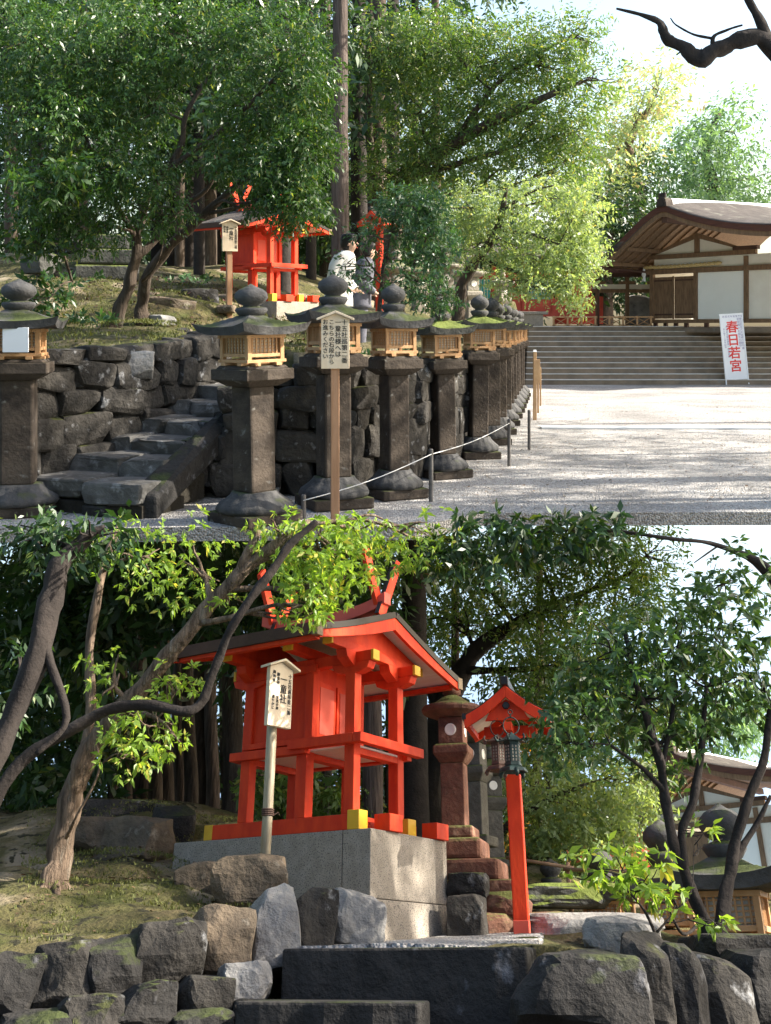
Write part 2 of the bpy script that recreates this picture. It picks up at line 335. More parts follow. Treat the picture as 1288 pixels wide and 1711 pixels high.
def tree(name, label, cat, paths, blobs, lm, bm_, seed, P, group=None, dens=1., leaf=.09, per=9, twig=.22, droop=.3, asp=.36, twigs=5, bound=None, fan=False, bre=.012):
    """paths: lists of (px, py, depth, radius). blobs: (px, py, depth, rx_px, ry_px, rdepth_m, twigs)."""
    r = random.Random(seed)
    base = P(*paths[0][0][:3]) if paths else Vector((0, 0, 0))
    t = thing(name, label, cat, base, 0, group); mb = MB(); allp = []
    for i, pa in enumerate(paths):
        pts, rad = limb(mb, [(P(a, b, c)-base, d) for a, b, c, d in pa], seed+i, 14 if pa[0][3] > .03 else 6, .09, 6)
        allp += list(zip(pts, rad))
    if paths and paths[0][0][3] > .07 and paths[0][0][3] < .2:
        for k in range(6):
            a = k*1.05+r.uniform(-.3, .3); d = Vector((math.cos(a), math.sin(a), 0)); r0 = paths[0][0][3]; b0 = allp[0][0]
            mb.tube([b0+d*r0*.3+Vector((0, 0, r0*1.2)), b0+d*r0*.9+Vector((0, 0, r0*.35)), b0+d*r0*1.7+Vector((0, 0, -.01)), b0+d*r0*2.8+Vector((0, 0, -.06))], [r0*.42, r0*.36, r0*.24, r0*.10], 8)
    B = []
    for bl in blobs:
        px, py, Z, rx, ry, rz, n = bl
        c = P(px, py, Z)-base; ex = (P(px+rx, py, Z)-P(px, py, Z)).length; ey = (P(px, py+ry, Z)-P(px, py, Z)).length
        B.append((tuple(c), (ex, rz, ey), n))
        if allp and bre:
            cand = sorted(allp, key=lambda q: (q[0]-c).length+max(0, q[0].z-c.z)*2+ (0 if q[1] > bre else .4))[0]
            rb = min(max(bre, cand[1]*.55), .02+ex*.03)
            pts = wob(cand[0], c, 7, .08, r, -.05); mb.tube(pts, [rb*(1-.65*k/7) for k in range(8)], 6)
            for _ in range(twigs):
                u = Vector((r.gauss(0, 1), r.gauss(0, 1), r.gauss(0, 1))).normalized()
                e = c+Vector((u.x*ex, u.y*rz, u.z*ey))*.85; s = pts[r.randint(3, 7)]
                mb.tube(wob(s, e, 5, .1, r), [rb*.42*(1-.8*k/5)+.002 for k in range(6)], 5)
    if mb.v: mb.build('trunk', bm_, t, smooth=True)
    bnd = (lambda q: bound(q+base)) if bound else None
    if B: leaves(B, lm, 'crown', t, seed+91, dens, leaf, asp, per, twig, droop, bnd, fan)
    return t
# ---------------------------------------------------------------- writing
def lettering(cols, size, m, parent, name='lettering', y=0.0, depth=.0012, bold=0.0):
    """cols: (x, z_top, text, size_factor): vertical columns facing local -Y"""
    me_all = MB(); dg = None
    for x, zt, txt, sf in cols:
        for i, ch in enumerate(txt):
            if ch == ' ': continue
            cu = bpy.data.curves.new('t', 'FONT'); cu.body = ch; cu.size = size*sf; cu.align_x = 'CENTER'; cu.extrude = depth; cu.resolution_u = 2; cu.offset = bold*size*sf
            o = bpy.data.objects.new('t', cu); sc.collection.objects.link(o)
            dg = bpy.context.evaluated_depsgraph_get(); me = bpy.data.meshes.new_from_object(o.evaluated_get(dg))
            z0 = zt-(i+1)*size*sf*1.02
            me_all.add([(v.co.x+x, y-v.co.z, v.co.y+z0+.12*size*sf) for v in me.vertices], [tuple(p.vertices) for p in me.polygons])
            bpy.data.objects.remove(o); bpy.data.curves.remove(cu); bpy.data.meshes.remove(me)
    return me_all.build(name, m, parent)
def notice_board(name, label, loc, rz, w, h, post_h, cols, pw=.04, m=None, lsize=.05, round_post=False, ties=(), group=None, tilt=0):
    """peaked wooden notice board on a post; origin at the post's foot"""
    t = thing(name, label, 'sign', loc, rz, group); m = m or M['woodlight']; z0 = post_h; pk = w*.20
    MB().prism([(-w/2, -.012, z0), (w/2, -.012, z0), (w/2, -.012, z0+h), (0, -.012, z0+h+pk), (-w/2, -.012, z0+h)], (0, .035, 0)).build('board', m, t, bevel=.003)
    for s in (-1, 1):
        dx = w/2+w*.16; th = .022*w/.3
        a = Vector((0, -.05, z0+h+pk+.004)); e = Vector((s*dx, -.05, z0+h+pk+.004-pk*dx/(w/2)))
        MB().prism([a, e, e+Vector((0, 0, th)), a+Vector((0, 0, th*1.1))][::s], (0, .10, 0)).build('roof_slat', m, t, bevel=.002)
    if round_post:
        MB().tube([(0, .06, 0), (.004, .06, post_h*.5), (0, .06, z0+h*.9)], pw/2, 14).build('post', M['polewood'], t, smooth=True)
        for z in ties:
            mb = MB()
            for k in range(4): mb.lathe([(pw/2+.001, -.006), (pw/2+.009, -.003), (pw/2+.009, .003), (pw/2+.001, .006)], 14, (0.002, .06, z+k*.011))
            mb.tube([(pw/2, .04, z), (pw/2+.03, .03, z+.02), (pw/2+.04, .03, z+.005)], .003, 5)
            mb.build('wire_tie', M['wire'], t)
    else:
        MB().box((0, .045, (z0+h*.9)/2), (pw, pw, z0+h*.9)).build('post', M['woodpost'], t, bevel=.004)
    lettering([(x*w, z0+zt*h, tx, sf) for x, zt, tx, sf in cols], lsize, M['ink'], t, y=-.0135, bold=.008)
    return t
# ================================================================ object builders
def square_cap(half, h, th, lift, seed, n=16, dome=1.5, rnd_amp=.008):
    """stone roof: square plan, upturned corners, thick edge"""
    mb = MB(); g = np.linspace(-1, 1, n+1); P_, Q_ = [], []
    for j in g:
        for i in g:
            r_ = max(abs(i), abs(j)); cor = (abs(i)*abs(j))**3
            z = th+lift*cor+h*(1-r_)**1.25*(1 if r_ > .15 else 1)
            P_.append((i*half*(1+.05*cor), j*half*(1+.05*cor), z)); Q_.append((i*half*.95, j*half*.95, lift*cor*.9-(.0 if r_ > .7 else 0)))
    P_ = np.array(P_); P_ += rnd_amp*np.stack([noise3(P_*9, seed+k, 1, 3) for k in range(3)], 1)
    Q_ = np.array(Q_); N = (n+1)**2; V = np.concatenate([P_, Q_]).tolist(); f = []
    for j in range(n):
        for i in range(n):
            a = j*(n+1)+i; f.append((a, a+1, a+n+2, a+n+1)); f.append((N+a, N+a+n+1, N+a+n+2, N+a+1))
    for i in range(n):
        b = n*(n+1); f += [(i, N+i, N+i+1, i+1), (b+i, b+i+1, N+b+i+1, N+b+i)]
        l_ = i*(n+1); q = l_+n; f += [(l_, l_+n+1, N+l_+n+1, N+l_), (q, N+q, N+q+n+1, q+n+1)]
    return mb.add(V, f)
def stone_lantern(label, group, seed=1, capm='stone_cap'):
    t = thing('stone_lantern', label, 'stone lantern', (0, 0, 0), 0, group)
    MB().box((0, 0, .05), (.52, .52, .10)).build('plinth', M['stone'], t, bevel=.015)
    def pet(a): return 1+.05*abs(math.sin(a*8))
    MB().lathe([(.27, .10), (.285, .13), (.27, .17), (.22, .21), (.18, .25), (.165, .28)], 64, fn=pet).build('lotus_base', M['stone_cap'], t, smooth=True)
    mb = MB(); mb.box((0, 0, .76), (.235, .235, .97)); mb.build('post', M['stone'], t, bevel=.018)
    mb = MB()
    for z0, z1, a, b in ((1.24, 1.30, .14, .215), (1.30, 1.40, .225, .225), (1.40, 1.43, .20, .18)):
        mb.add([(x*(a if k == 0 else b), y*(a if k == 0 else b), z0 if k == 0 else z1) for k in (0, 1) for x, y in ((-1, -1), (1, -1), (1, 1), (-1, 1))],
               [(3, 2, 1, 0), (4, 5, 6, 7), (0, 1, 5, 4), (1, 2, 6, 5), (2, 3, 7, 6), (3, 0, 4, 7)])
    mb.build('platform', M['stone'], t, bevel=.008)
    mb = MB(); h = .155
    for x in (-1, 1):
        for y in (-1, 1): mb.box((x*h, y*h, 1.583), (.036, .036, .25))
    for z, w, th in ((1.472, .37, .028), (1.694, .37, .030), (1.525, .345, .030)):
        for s in (-1, 1):
            mb.box((0, s*(w/2-.018), z), (w, .030, th)); mb.box((s*(w/2-.020), 0, z+.0015), (.030, w-.066, th))
    for s in (-1, 1):
        mb.box((s*.10, 0, 1.444), (.05, .40, .028)); mb.box((0, s*.10, 1.4455), (.40, .05, .025))
    box = mb.build('light_box', M['wood'], t, bevel=.002)
    MB().box((0, 0, 1.605), (.262, .262, .17)).build('paper_panel', M['paper'], box)
    for k in range(4):
        lb = MB()
        for i in range(7): lb.box((-.114+.038*i, -.150, 1.61), (.011, .012, .140))
        for i in range(5): lb.box((0, -.1455, 1.553+.028*i), (.272, .009, .008))
        o = lb.build('lattice', M['wood'], box); o.rotation_euler = (0, 0, k*math.pi/2)
    square_cap(.31, .14, .075, .042, seed).build('cap', M[capm], t, smooth=False).location = (0, 0, 1.71)
    mb = MB(); mb.lathe([(.06, 1.86), (.095, 1.885), (.125, 1.93), (.118, 1.955), (.07, 1.965), (.06, 1.975), (.10, 2.0), (.128, 2.045), (.122, 2.09), (.09, 2.125), (.04, 2.15), (.004, 2.175)], 28)
    mb.build('finial', M['stone_cap'], t, smooth=True)
    return t

def face_box(mb, x0, x1, y0, y1, z0, z1): return mb.box(((x0+x1)/2, (y0+y1)/2, (z0+z1)/2), (x1-x0, y1-y0, z1-z0))
def red_shrine(label, loc, rz, plinth_h=.78):
    """small vermilion shrine. x runs along the side towards the front gable, y across; origin: front near plinth corner, top of plinth"""
    t = thing('red_shrine', label, 'shrine', loc, rz)
    def bx(name, m, *bs, bevel=.004, par=None):
        mb = MB()
        for b in bs: face_box(mb, *b)
        return mb.build(name, m, par or t, bevel=bevel)
    # sill frame on the plinth, yellow ends
    for y in (.06, .70): 
        o = bx('sill_beam', M['red'], (-1.42, -.20, y-.05, y+.05, 0, .10)); bx('end_cap', M['yellow'], (-1.50, -1.421, y-.052, y+.052, 0, .104), par=o)
        bx('end_cap', M['yellow'], (-.199, -.10, y-.055, y+.055, 0, .125), par=o)
    for x in (-1.18, -.56): bx('sill_beam', M['red'], (x-.05, x+.05, .115, .645, .0, .097))
    o = bx('sill_beam', M['red'], (-.25, -.16, .12, .86, 0, .095))
    for y in (.28, .92): bx('step_block', M['red'], (-.10, .03, y-.085, y+.085, 0, .11))
    # posts
    for x, y, z1, w in ((-1.15, .06, 1.12, .085), (-1.15, .64, 1.12, .085), (-.62, .06, .60, .095), (-.62, .64, .60, .095), (-.20, .06, 1.14, .085), (-.20, .64, 1.14, .085)):
        bx('post', M['red'], (x-w/2, x+w/2, y-w/2, y+w/2, .10, z1), bevel=.005)
    # floor and rails
    bx('floor_boards', M['white'], (-1.12, -.16, .04, .66, .545, .56))
    bx('floor_rail', M['red'], (-1.27, -.56, -.03, .04, .525, .585), (-1.27, -1.20, .041, .68, .523, .583), (-.70, -.12, -.06, .02, .555, .62), (-.115, -.05, -.06, .80, .555, .62), (-1.27, -.116, .665, .73, .53, .60))
    bx('floor_joist', M['red'], (-.66, -.58, .041, .66, .50, .544), (-1.19, -1.11, .041, .66, .50, .544), (-.24, -.16, .021, .66, .50, .544))
    # cell
    bx('cell_wall', M['red'], (-1.13, -.57, .045, .655, .586, 1.18))
    bx('corner_post', M['red'], (-.60, -.53, .01, .08, .60, 1.20), (-.60, -.53, .62, .69, .60, 1.20))
    d = bx('door', M['red'], (-.569, -.555, .10, .34, .64, 1.06)); bx('door_panel', M['redpale'], (-.554, -.549, .13, .31, .68, 1.02), par=d)
    d = bx('door', M['red'], (-.569, -.555, .36, .60, .64, 1.06)); bx('door_panel', M['redpale'], (-.554, -.549, .39, .57, .68, 1.02), par=d)
    bx('wall_rail', M['red'], (-1.17, -.50, .0, .043, .60, .64), (-1.17, -.50, -.002, .043, 1.10, 1.16))
    # beams and bracket arms with yellow ends
    for z, y in ((1.13, .06), (1.13, .64)):
        o = bx('head_beam', M['red'], (-1.30, -.02, y-.04, y+.04, z, z+.075)); bx('end_cap', M['yellow'], (-1.325, -1.301, y-.042, y+.042, z+.002, z+.077), par=o); bx('end_cap', M['yellow'], (-.019, .004, y-.042, y+.042, z+.002, z+.077), par=o)
    for x in (-1.15, -.565, -.20):
        o = bx('cross_beam', M['red'], (x-.04, x+.04, -.26, .96, 1.206, 1.27)); bx('end_cap', M['yellow'], (x-.042, x+.042, -.285, -.261, 1.208, 1.272), par=o); bx('end_cap', M['yellow'], (x-.042, x+.042, .961, .985, 1.208, 1.272), par=o)
    for x in (-1.15, -.20):
        for y in (.06, .64):
            mb = MB(); mb.prism([(x-.17, y-.045, 1.128), (x-.15, y-.045, 1.08), (x-.07, y-.045, 1.055), (x+.07, y-.045, 1.055), (x+.15, y-.045, 1.08), (x+.17, y-.045, 1.128)][::-1], (0, .09, 0)); 
            mb.prism([(x-.047, y-.17, 1.205), (x-.047, y-.15, 1.15), (x-.047, y-.06, 1.10), (x-.047, y+.06, 1.10), (x-.047, y+.15, 1.15), (x-.047, y+.17, 1.205)], (.094, 0, 0)); mb.build('bracket', M['red'], t, bevel=.004)
    # roof: gable, ridge along x
    X0, X1, yc, hw, ez, rz_ = -1.32, -.06, .34, .97, 1.19, 1.50
    def prof(s, n=9):                        # underside curve from the ridge to the eave on side s
        return [(yc+s*hw*k/n, rz_-(rz_-ez)*(1.12*(k/n)-.12*(k/n)**3)) for k in range(n+1)]
    for s in (-1, 1):
        p = prof(s)
        mb = MB(); mb.prism([(X0, y, z) for y, z in p]+[(X0, y, z+.016) for y, z in p[::-1]], (X1-X0, 0, 0)); mb.build('roof_underside', M['white'], t)
        mb = MB(); mb.prism([(X0-.02, y, z+.018) for y, z in p]+[(X0-.02, y+s*.01, z+.018+.04) for y, z in p[::-1]], (X1-X0+.04, 0, 0)); mb.build('roof', M['barkroof'], t)
        e = p[-1]; face_box(MB(), X0-.03, X1+.03, e[0]-.012, e[0]+.012, e[1]-.012, e[1]+.07).build('eave_board', M['wooddark'], t)
        face_box(MB(), X0, X1, e[0]-s*.04-.025, e[0]-s*.04+.025, e[1]-.038, e[1]-.002).build('eave_batten', M['red'], t)
        for x, c in ((X1+.0205, 'red'), (X0-.0505, 'red')):
            w = [.075+.02*math.cos(k/9*math.pi) for k in range(10)]
            mb = MB(); mb.prism([(x, y, z+.012) for y, z in p]+[(x, y, z+.012-w_) for (y, z), w_ in list(zip(p, w))[::-1]], (.03, 0, 0)); b = mb.build('bargeboard', M[c], t, bevel=.003)
            cx = MB(); cx.box((x+.015, e[0]+s*.012, e[1]+.012), (.05, .07, .09)); cx.build('metal_cap', M['metal'], b, bevel=.004)
            mb = MB(); mb.prism([(x-.006, y, z+.0125) for y, z in p]+[(x-.006, y+s*.012, z+.055) for y, z in p[::-1]], (.045, 0, 0)); mb.build('lacquer_edge', M['black'], b)
    # gable filling
    for x in (-1.16, -.20): MB().prism([(x, yc-.62, 1.262), (x, yc+.62, 1.262), (x, yc, 1.455)], (.03, 0, 0)).build('gable_board', M['red'], t)
    # ridge with its curved cover and chigi
    mb = MB(); n = 12; pts = []
    for k in range(n+1):
        x = X0+.02+(X1-X0-.04)*k/n; u = abs(2*k/n-1); pts.append((x, u**3*.085))
    mb.prism([(x, yc-.045, 1.545+z) for x, z in pts]+[(x, yc-.045, 1.635+z) for x, z in pts[::-1]], (0, .09, 0)); mb.build('ridge_cover', M['redpale'], t, bevel=.004)
    for x in (X1-.10, X0+.12):
        for s in (-1, 1):
            d = Vector((0, s*.52, 1)).normalized(); c = Vector((x+s*.022, yc, 1.63))
            p0 = c-d*.12; p1 = c+d*.44; q = Vector((0, 1, -s*.52)).normalized()*.042
            mb = MB(); mb.prism([p0-q, p1-q, p1+q+d*.03, p0+q], (.038, 0, 0)); ch = mb.build('crossed_finial', M['red'], t, bevel=.003)
            mb = MB(); mb.prism([p0+q*1.05*(-s)-.0*d, p1+q*1.05*(-s), p1+q*1.05*(-s)+q*.10*(-s), p0+q*1.05*(-s)+q*.10*(-s)], (.036, 0, 0)); mb.build('black_edge', M['black'], ch)
    return t
def plinth(label, loc, rz, L_=1.78, W_=1.02, h=.78, split=.42):
    t = thing('granite_plinth', label, 'plinth', loc, rz)
    for a, b in ((-L_, -.235), (-.229, 0)): face_box(MB(), a, b, 0, W_, -split, -.001).build('upper_block', M['granite'], t, bevel=.006)
    mb = MB(); z0, z1 = -h, -split-.005; e = .035
    mb.add([(-L_-e, -e*.3, z0), (e, -e, z0), (e, W_+e, z0), (-L_-e, W_+e, z0), (-L_-.012, -.006, z1), (.012, -.012, z1), (.012, W_+.012, z1), (-L_-.012, W_+.012, z1)],
           [(3, 2, 1, 0), (4, 5, 6, 7), (0, 1, 5, 4), (1, 2, 6, 5), (2, 3, 7, 6), (3, 0, 4, 7)]); mb.build('lower_block', M['granite'], t, bevel=.006)
    return t
def lamp_post(label, loc, rz, h=1.36, sc_=1.):
    t = thing('roofed_lamp_post', label, 'lamp post', loc, rz, None, (sc_,)*3)
    MB().box((0, 0, h/2+.03), (.09, .09, h-.06+.0)).build('post', M['red'], t, bevel=.006)
    MB().box((0, 0, .045), (.094, .094, .09)).build('foot_band', M['redpale'], t, bevel=.004)
    Y0, Y1, hw, ez, rz_ = -.21, .25, .27, h+.02, h+.20
    for s in (-1, 1):
        n = 8; p = [(s*hw*k/n, rz_-(rz_-ez)*(1.35*(k/n)-.35*(k/n)**2)) for k in range(n+1)]
        MB().prism([(x, Y0, z) for x, z in p]+[(x, Y0, z+.012) for x, z in p[::-1]], (0, Y1-Y0, 0)).build('roof_underside', M['white'], t)
        MB().prism([(x, Y0-.01, z+.013) for x, z in p]+[(x, Y0-.01, z+.040) for x, z in p[::-1]], (0, Y1-Y0+.02, 0)).build('roof', M['wooddark'], t)
        for y in (Y0-.025, Y1+.0):
            b = MB().prism([(x, y, z+.03) for x, z in p]+[(x, y, z-.045) for x, z in p[::-1]], (0, .024, 0)).build('bargeboard', M['red'], t, bevel=.003)
        face_box(MB(), min(p[-1][0], p[-1][0]-s*.03), max(p[-1][0], p[-1][0]-s*.03), Y0, Y1, ez-.035, ez-.001).build('eave_batten', M['red'], t)
        face_box(MB(), p[-1][0]-.012, p[-1][0]+.012, Y0-.03, Y1+.03, ez+.010, ez+.045).build('eave_board', M['black'], t)
    MB().box((0, (Y0+Y1)/2, rz_+.055), (.05, Y1-Y0+.09, .055)).build('ridge', M['black'], t, bevel=.006)
    face_box(MB(), -.17, .17, -.035, .035, h-.05, h+.015).build('cross_arm', M['red'], t, bevel=.005)
    MB().prism([(-.14, Y0+.01, ez+.0), (.14, Y0+.01, ez+.0), (.10, Y0+.01, ez+.07), (0, Y0+.01, ez+.13), (-.10, Y0+.01, ez+.07)], (0, .02, 0)).build('gable_board', M['red'], t, bevel=.003)
    face_box(MB(), -.028, .028, Y0-.02, .0, h-.045, h+.005).build('hanging_arm', M['red'], t)
    MB().lathe([(.020, -.008), (.026, 0), (.020, .008)], 6).build('hexagon_boss', M['black'], t).matrix_basis = Matrix.Translation((0, Y0-.012, ez+.085)) @ Matrix.Rotation(R(90), 4, 'X')
    return t
def bronze_lantern(label, loc, rz, m, tilt=0):
    t = thing('hanging_lantern', label, 'hanging lantern', loc, rz, 'bronze lanterns hanging from the red lamp post')   # origin at the hook
    def ring(c, r_, th, rot=0, n=20):
        mb = MB(); pts = [(c[0]+r_*math.cos(a)*math.cos(rot), c[1]+r_*math.cos(a)*math.sin(rot), c[2]+r_*math.sin(a)) for a in [2*math.pi*k/n for k in range(n+1)]]; return mb.tube(pts, th, 6)
    ring((0, 0, -.014), .014, .003).build('hook', m, t); ring((0, 0, -.038), .012, .003, 1.5).build('chain_link', m, t); ring((0, 0, -.098), .052, .0045).build('ring_handle', m, t, smooth=True)
    mb = MB(); mb.lathe([(.004, -.135), (.02, -.15), (.045, -.165), (.075, -.185), (.088, -.188), (.088, -.196), (.05, -.196)], 6); rf = mb.build('lantern_roof', m, t, bevel=.002)
    for k in range(6):
        a = k*math.pi/3; MB().tube([(.085*math.cos(a), .085*math.sin(a), -.190), (.100*math.cos(a), .100*math.sin(a), -.188), (.110*math.cos(a), .110*math.sin(a), -.172), (.102*math.cos(a), .102*math.sin(a), -.160), (.094*math.cos(a), .094*math.sin(a), -.168)], [.007, .008, .007, .006, .004], 6).build('curled_corner', m, rf, smooth=True)
    bd = MB().lathe([(.056, -.335), (.056, -.322), (.050, -.322), (.050, -.21), (.056, -.21), (.056, -.196)], 6).build('body', m, t)
    for k in range(6):
        a = (k+.5)*math.pi/3; mb = MB()
        for i in range(-1, 2, 2):
            for j in range(5): mb.box((math.cos(a)*.0445-math.sin(a)*.010*i, math.sin(a)*.0445+math.cos(a)*.010*i, -.225-.020*j), (.004, .009, .013), rz=a)
        mb.build('pierced_window', M['stonegrey'], bd)
    tr = MB().lathe([(.048, -.336), (.085, -.352), (.095, -.372), (.088, -.374), (.06, -.358), (.03, -.352)], 6).build('tray', m, t)
    for k in range(3):
        a = k*2*math.pi/3+.5; MB().tube([(.07*math.cos(a), .07*math.sin(a), -.362), (.085*math.cos(a), .085*math.sin(a), -.385), (.078*math.cos(a), .078*math.sin(a), -.402)], [.016, .014, .009], 7).build('foot', m, tr, smooth=True)
    return t
def old_lantern(label, loc, rz, m, s=1., group=None, cap='round'):
    """tall pedestal lantern cut from stone, with a carved light chamber"""
    t = thing('pedestal_lantern', label, 'stone lantern', loc, rz, group, (s, s, s))
    MB().box((0, 0, .05), (.36, .36, .10)).build('base', m, t, bevel=.02)
    MB().box((0, 0, .36), (.21, .21, .52)).build('post', m, t, bevel=.01)
    mb = MB(); mb.lathe([(.15, .62), (.20, .67), (.225, .70), (.225, .76), (.19, .78)], 4, rot=math.pi/4); mb.build('platform', m, t, bevel=.012)
    fb = MB().box((0, 0, .895), (.225, .225, .23)).build('light_chamber', m, t, bevel=.008)
    for k in range(4):
        o = MB().lathe([(.052, .0), (.052, .004), (.040, .006), (.040, .001)], 24).build('round_window', M['paper'], fb); o.matrix_basis = Matrix.Rotation(k*math.pi/2, 4, 'Z') @ Matrix.Translation((0, -.1125, .90)) @ Matrix.Rotation(R(90), 4, 'X')
    n = 6; mb = MB(); mb.lathe([(.15, 1.011), (.27, 1.055), (.285, 1.085), (.275, 1.11), (.17, 1.145), (.09, 1.20), (.06, 1.215)], 24 if cap == 'round' else 6); mb.build('cap', m if cap != 'moss' else M['stone_cap2'], t, bevel=.006)
    MB().lathe([(.06, 1.213), (.085, 1.235), (.085, 1.265), (.055, 1.28), (.09, 1.31), (.095, 1.345), (.06, 1.385), (.01, 1.41)], 18).build('finial', m, t, smooth=True)
    return t
def stone_wall(name, label, path, zb, zt, sz, m, seed, thick=.28, cat='wall', back=.25):
    """dry stone wall along a plan path; zb, zt: heights along it"""
    t = thing(name, label, cat, (path[0][0], path[0][1], 0)); r = random.Random(seed); mb = MB(); O = Vector((path[0][0], path[0][1], 0))
    P_ = [Vector((p[0], p[1], 0)) for p in path]; seg = [(P_[i+1]-P_[i]).length for i in range(len(P_)-1)]; Lt = sum(seg)
    def at(s):
        i = 0
        while i < len(seg)-1 and s > seg[i]: s -= seg[i]; i += 1
        u = s/seg[i]; return P_[i].lerp(P_[i+1], u), (P_[i+1]-P_[i]).normalized(), zb[i]+(zb[i+1]-zb[i])*u, zt[i]+(zt[i+1]-zt[i])*u
    row = 0; z = min(zb)
    while z < max(zt):
        h = sz*r.uniform(.6, 1.05); s = -r.uniform(0, sz)
        while s < Lt:
            w = sz*r.uniform(.7, 1.6); c, d, b0, t0 = at(min(max(s+w/2, 0), Lt-.001))
            if z+h*.5 > b0 and z < t0-.03:
                hh = min(h, t0-z+sz*.12)
                hh2 = hh*r.uniform(.95, 1.25)
                a = math.atan2(d.y, d.x); q = c-O+Vector((0, 0, z+hh/2)); q += Vector((-d.y, d.x, 0))*(.06+r.uniform(-.04, .05))
                add_rock(mb, q, (w*1.06, thick*r.uniform(1, 1.5), hh2*1.05), r.randint(0, 9999), rz=a+r.uniform(-.08, .08), ry=r.uniform(-.12, .12), boxy=.42, rough=.05, cuts=6, sub=3)
            s += w
        z += h; row += 1
    mb.build('stones', m, t)
    bk = MB()
    for i in range(len(P_)-1):
        d = (P_[i+1]-P_[i]).normalized(); nrm = Vector((-d.y, d.x, 0))
        a0, a1 = P_[i]-O+nrm*.10, P_[i+1]-O+nrm*.10
        bk.add([a0+Vector((0, 0, zb[i]-.1)), a1+Vector((0, 0, zb[i+1]-.1)), a1+Vector((0, 0, zt[i+1]-.06)), a0+Vector((0, 0, zt[i]-.06))]+[p+nrm*back for p in (a0+Vector((0, 0, zb[i]-.1)), a1+Vector((0, 0, zb[i+1]-.1)), a1+Vector((0, 0, zt[i+1]-.06)), a0+Vector((0, 0, zt[i]-.06)))],
               [(0, 1, 2, 3), (7, 6, 5, 4), (3, 2, 6, 7), (0, 4, 5, 1), (0, 3, 7, 4), (1, 5, 6, 2)])
    bk.build('earth_core', M['soil'], t)
    return t
def rock_thing(label, loc, size, m, seed, rz=0, rx=0, ry=0, name='boulder', group=None, sub=4, boxy=.55, cuts=8, rough=.05):
    t = MB(); add_rock(t, (0, 0, 0), size, seed, 0, rx, ry, sub=sub, boxy=boxy, cuts=cuts, rough=rough)
    o = t.build(name, m); o.location = loc; o.rotation_euler = (0, 0, rz); props(o, label, 'rock', group); return o
def in_poly(x, y, poly):
    c = False; j = len(poly)-1
    for i in range(len(poly)):
        xi, yi = poly[i]; xj, yj = poly[j]
        if (yi > y) != (yj > y) and x < (xj-xi)*(y-yi)/(yj-yi)+xi: c = not c
        j = i
    return c
def idw(ctrl, X, Y, p=3.2):
    C = np.array([(c.x, c.y, c.z) for c in ctrl]); d = np.hypot(X[..., None]-C[:, 0], Y[..., None]-C[:, 1])+.08
    w = d**-p; return (w*C[:, 2]).sum(-1)/w.sum(-1)
def terrain(name, ctrl, poly, step, m, seed, amp=.04, freq=2.5, skirt=.8):
    xs = [p[0] for p in poly]; ys = [p[1] for p in poly]
    gx = np.arange(min(xs), max(xs)+step, step); gy = np.arange(min(ys), max(ys)+step, step)
    X, Y = np.meshgrid(gx, gy); Z = idw(ctrl, X, Y); Pn = np.stack([X.ravel(), Y.ravel(), np.zeros(X.size)], 1)
    Z = Z+amp*noise3(Pn, seed, freq, 4).reshape(Z.shape)+amp*.35*noise3(Pn, seed+3, freq*5, 2).reshape(Z.shape)
    V = np.stack([X, Y, Z], -1).reshape(-1, 3); nx = len(gx); F_ = []
    for j in range(len(gy)-1):
        for i in range(nx-1):
            if in_poly(gx[i]+step/2, gy[j]+step/2, poly): a = j*nx+i; F_.append((a, a+1, a+nx+1, a+nx))
    o = npmesh(name, V, np.array(F_), m, smooth=True)
    bm = bmesh.new(); bm.from_mesh(o.data); bmesh.ops.delete(bm, geom=[v for v in bm.verts if not v.link_faces], context='VERTS')
    be = [e for e in bm.edges if len(e.link_faces) == 1]; ret = bmesh.ops.extrude_edge_only(bm, edges=be)
    for v in ret['geom']:
        if isinstance(v, bmesh.types.BMVert): v.co.z -= skirt
    bm.to_mesh(o.data); bm.free()
    o['kind'] = 'structure'; return o
# ---------------------------------------------------------------- people
def skin_body(name, joints, bones, rad, m, parent, root=0, lvl=2):
    me = bpy.data.meshes.new(name); me.from_pydata(joints, bones, []); o = link(bpy.data.objects.new(name, me)); o.parent = parent
    md = o.modifiers.new('skin', 'SKIN'); 
    if not me.skin_vertices: 
        pass
    for i, r_ in enumerate(rad):
        sv = me.skin_vertices[0].data[i]; sv.radius = (r_ if isinstance(r_, tuple) else (r_, r_)); sv.use_root = (i == root)
    s = o.modifiers.new('sub', 'SUBSURF'); s.levels = lvl; s.render_levels = lvl; md.use_smooth_shade = True
    me.materials.append(m); return o
def loft(name, rings, m, parent, n=20, thick=.012, fold=0.0, seed=1):
    mb = MB(); r = random.Random(seed); ph = r.uniform(0, 6)
    vv = []
    for j, (cx, cy, cz, rx, ry) in enumerate(rings):
        for k in range(n):
            a = 2*math.pi*k/n; q = 1+fold*math.sin(a*5+ph+j*.7)*(j/len(rings))+fold*.6*math.sin(a*3+j*1.9+ph); vv.append((cx+rx*q*math.cos(a), cy+ry*q*math.sin(a), cz))
    ff = [(j*n+k, j*n+(k+1) % n, (j+1)*n+(k+1) % n, (j+1)*n+k) for j in range(len(rings)-1) for k in range(n)]
    mb.add(vv, ff); o = mb.build(name, m, parent, smooth=True)
    s = o.modifiers.new('sub', 'SUBSURF'); s.levels = 1; s.render_levels = 1
    so_ = o.modifiers.new('thick', 'SOLIDIFY'); so_.thickness = thick; return o
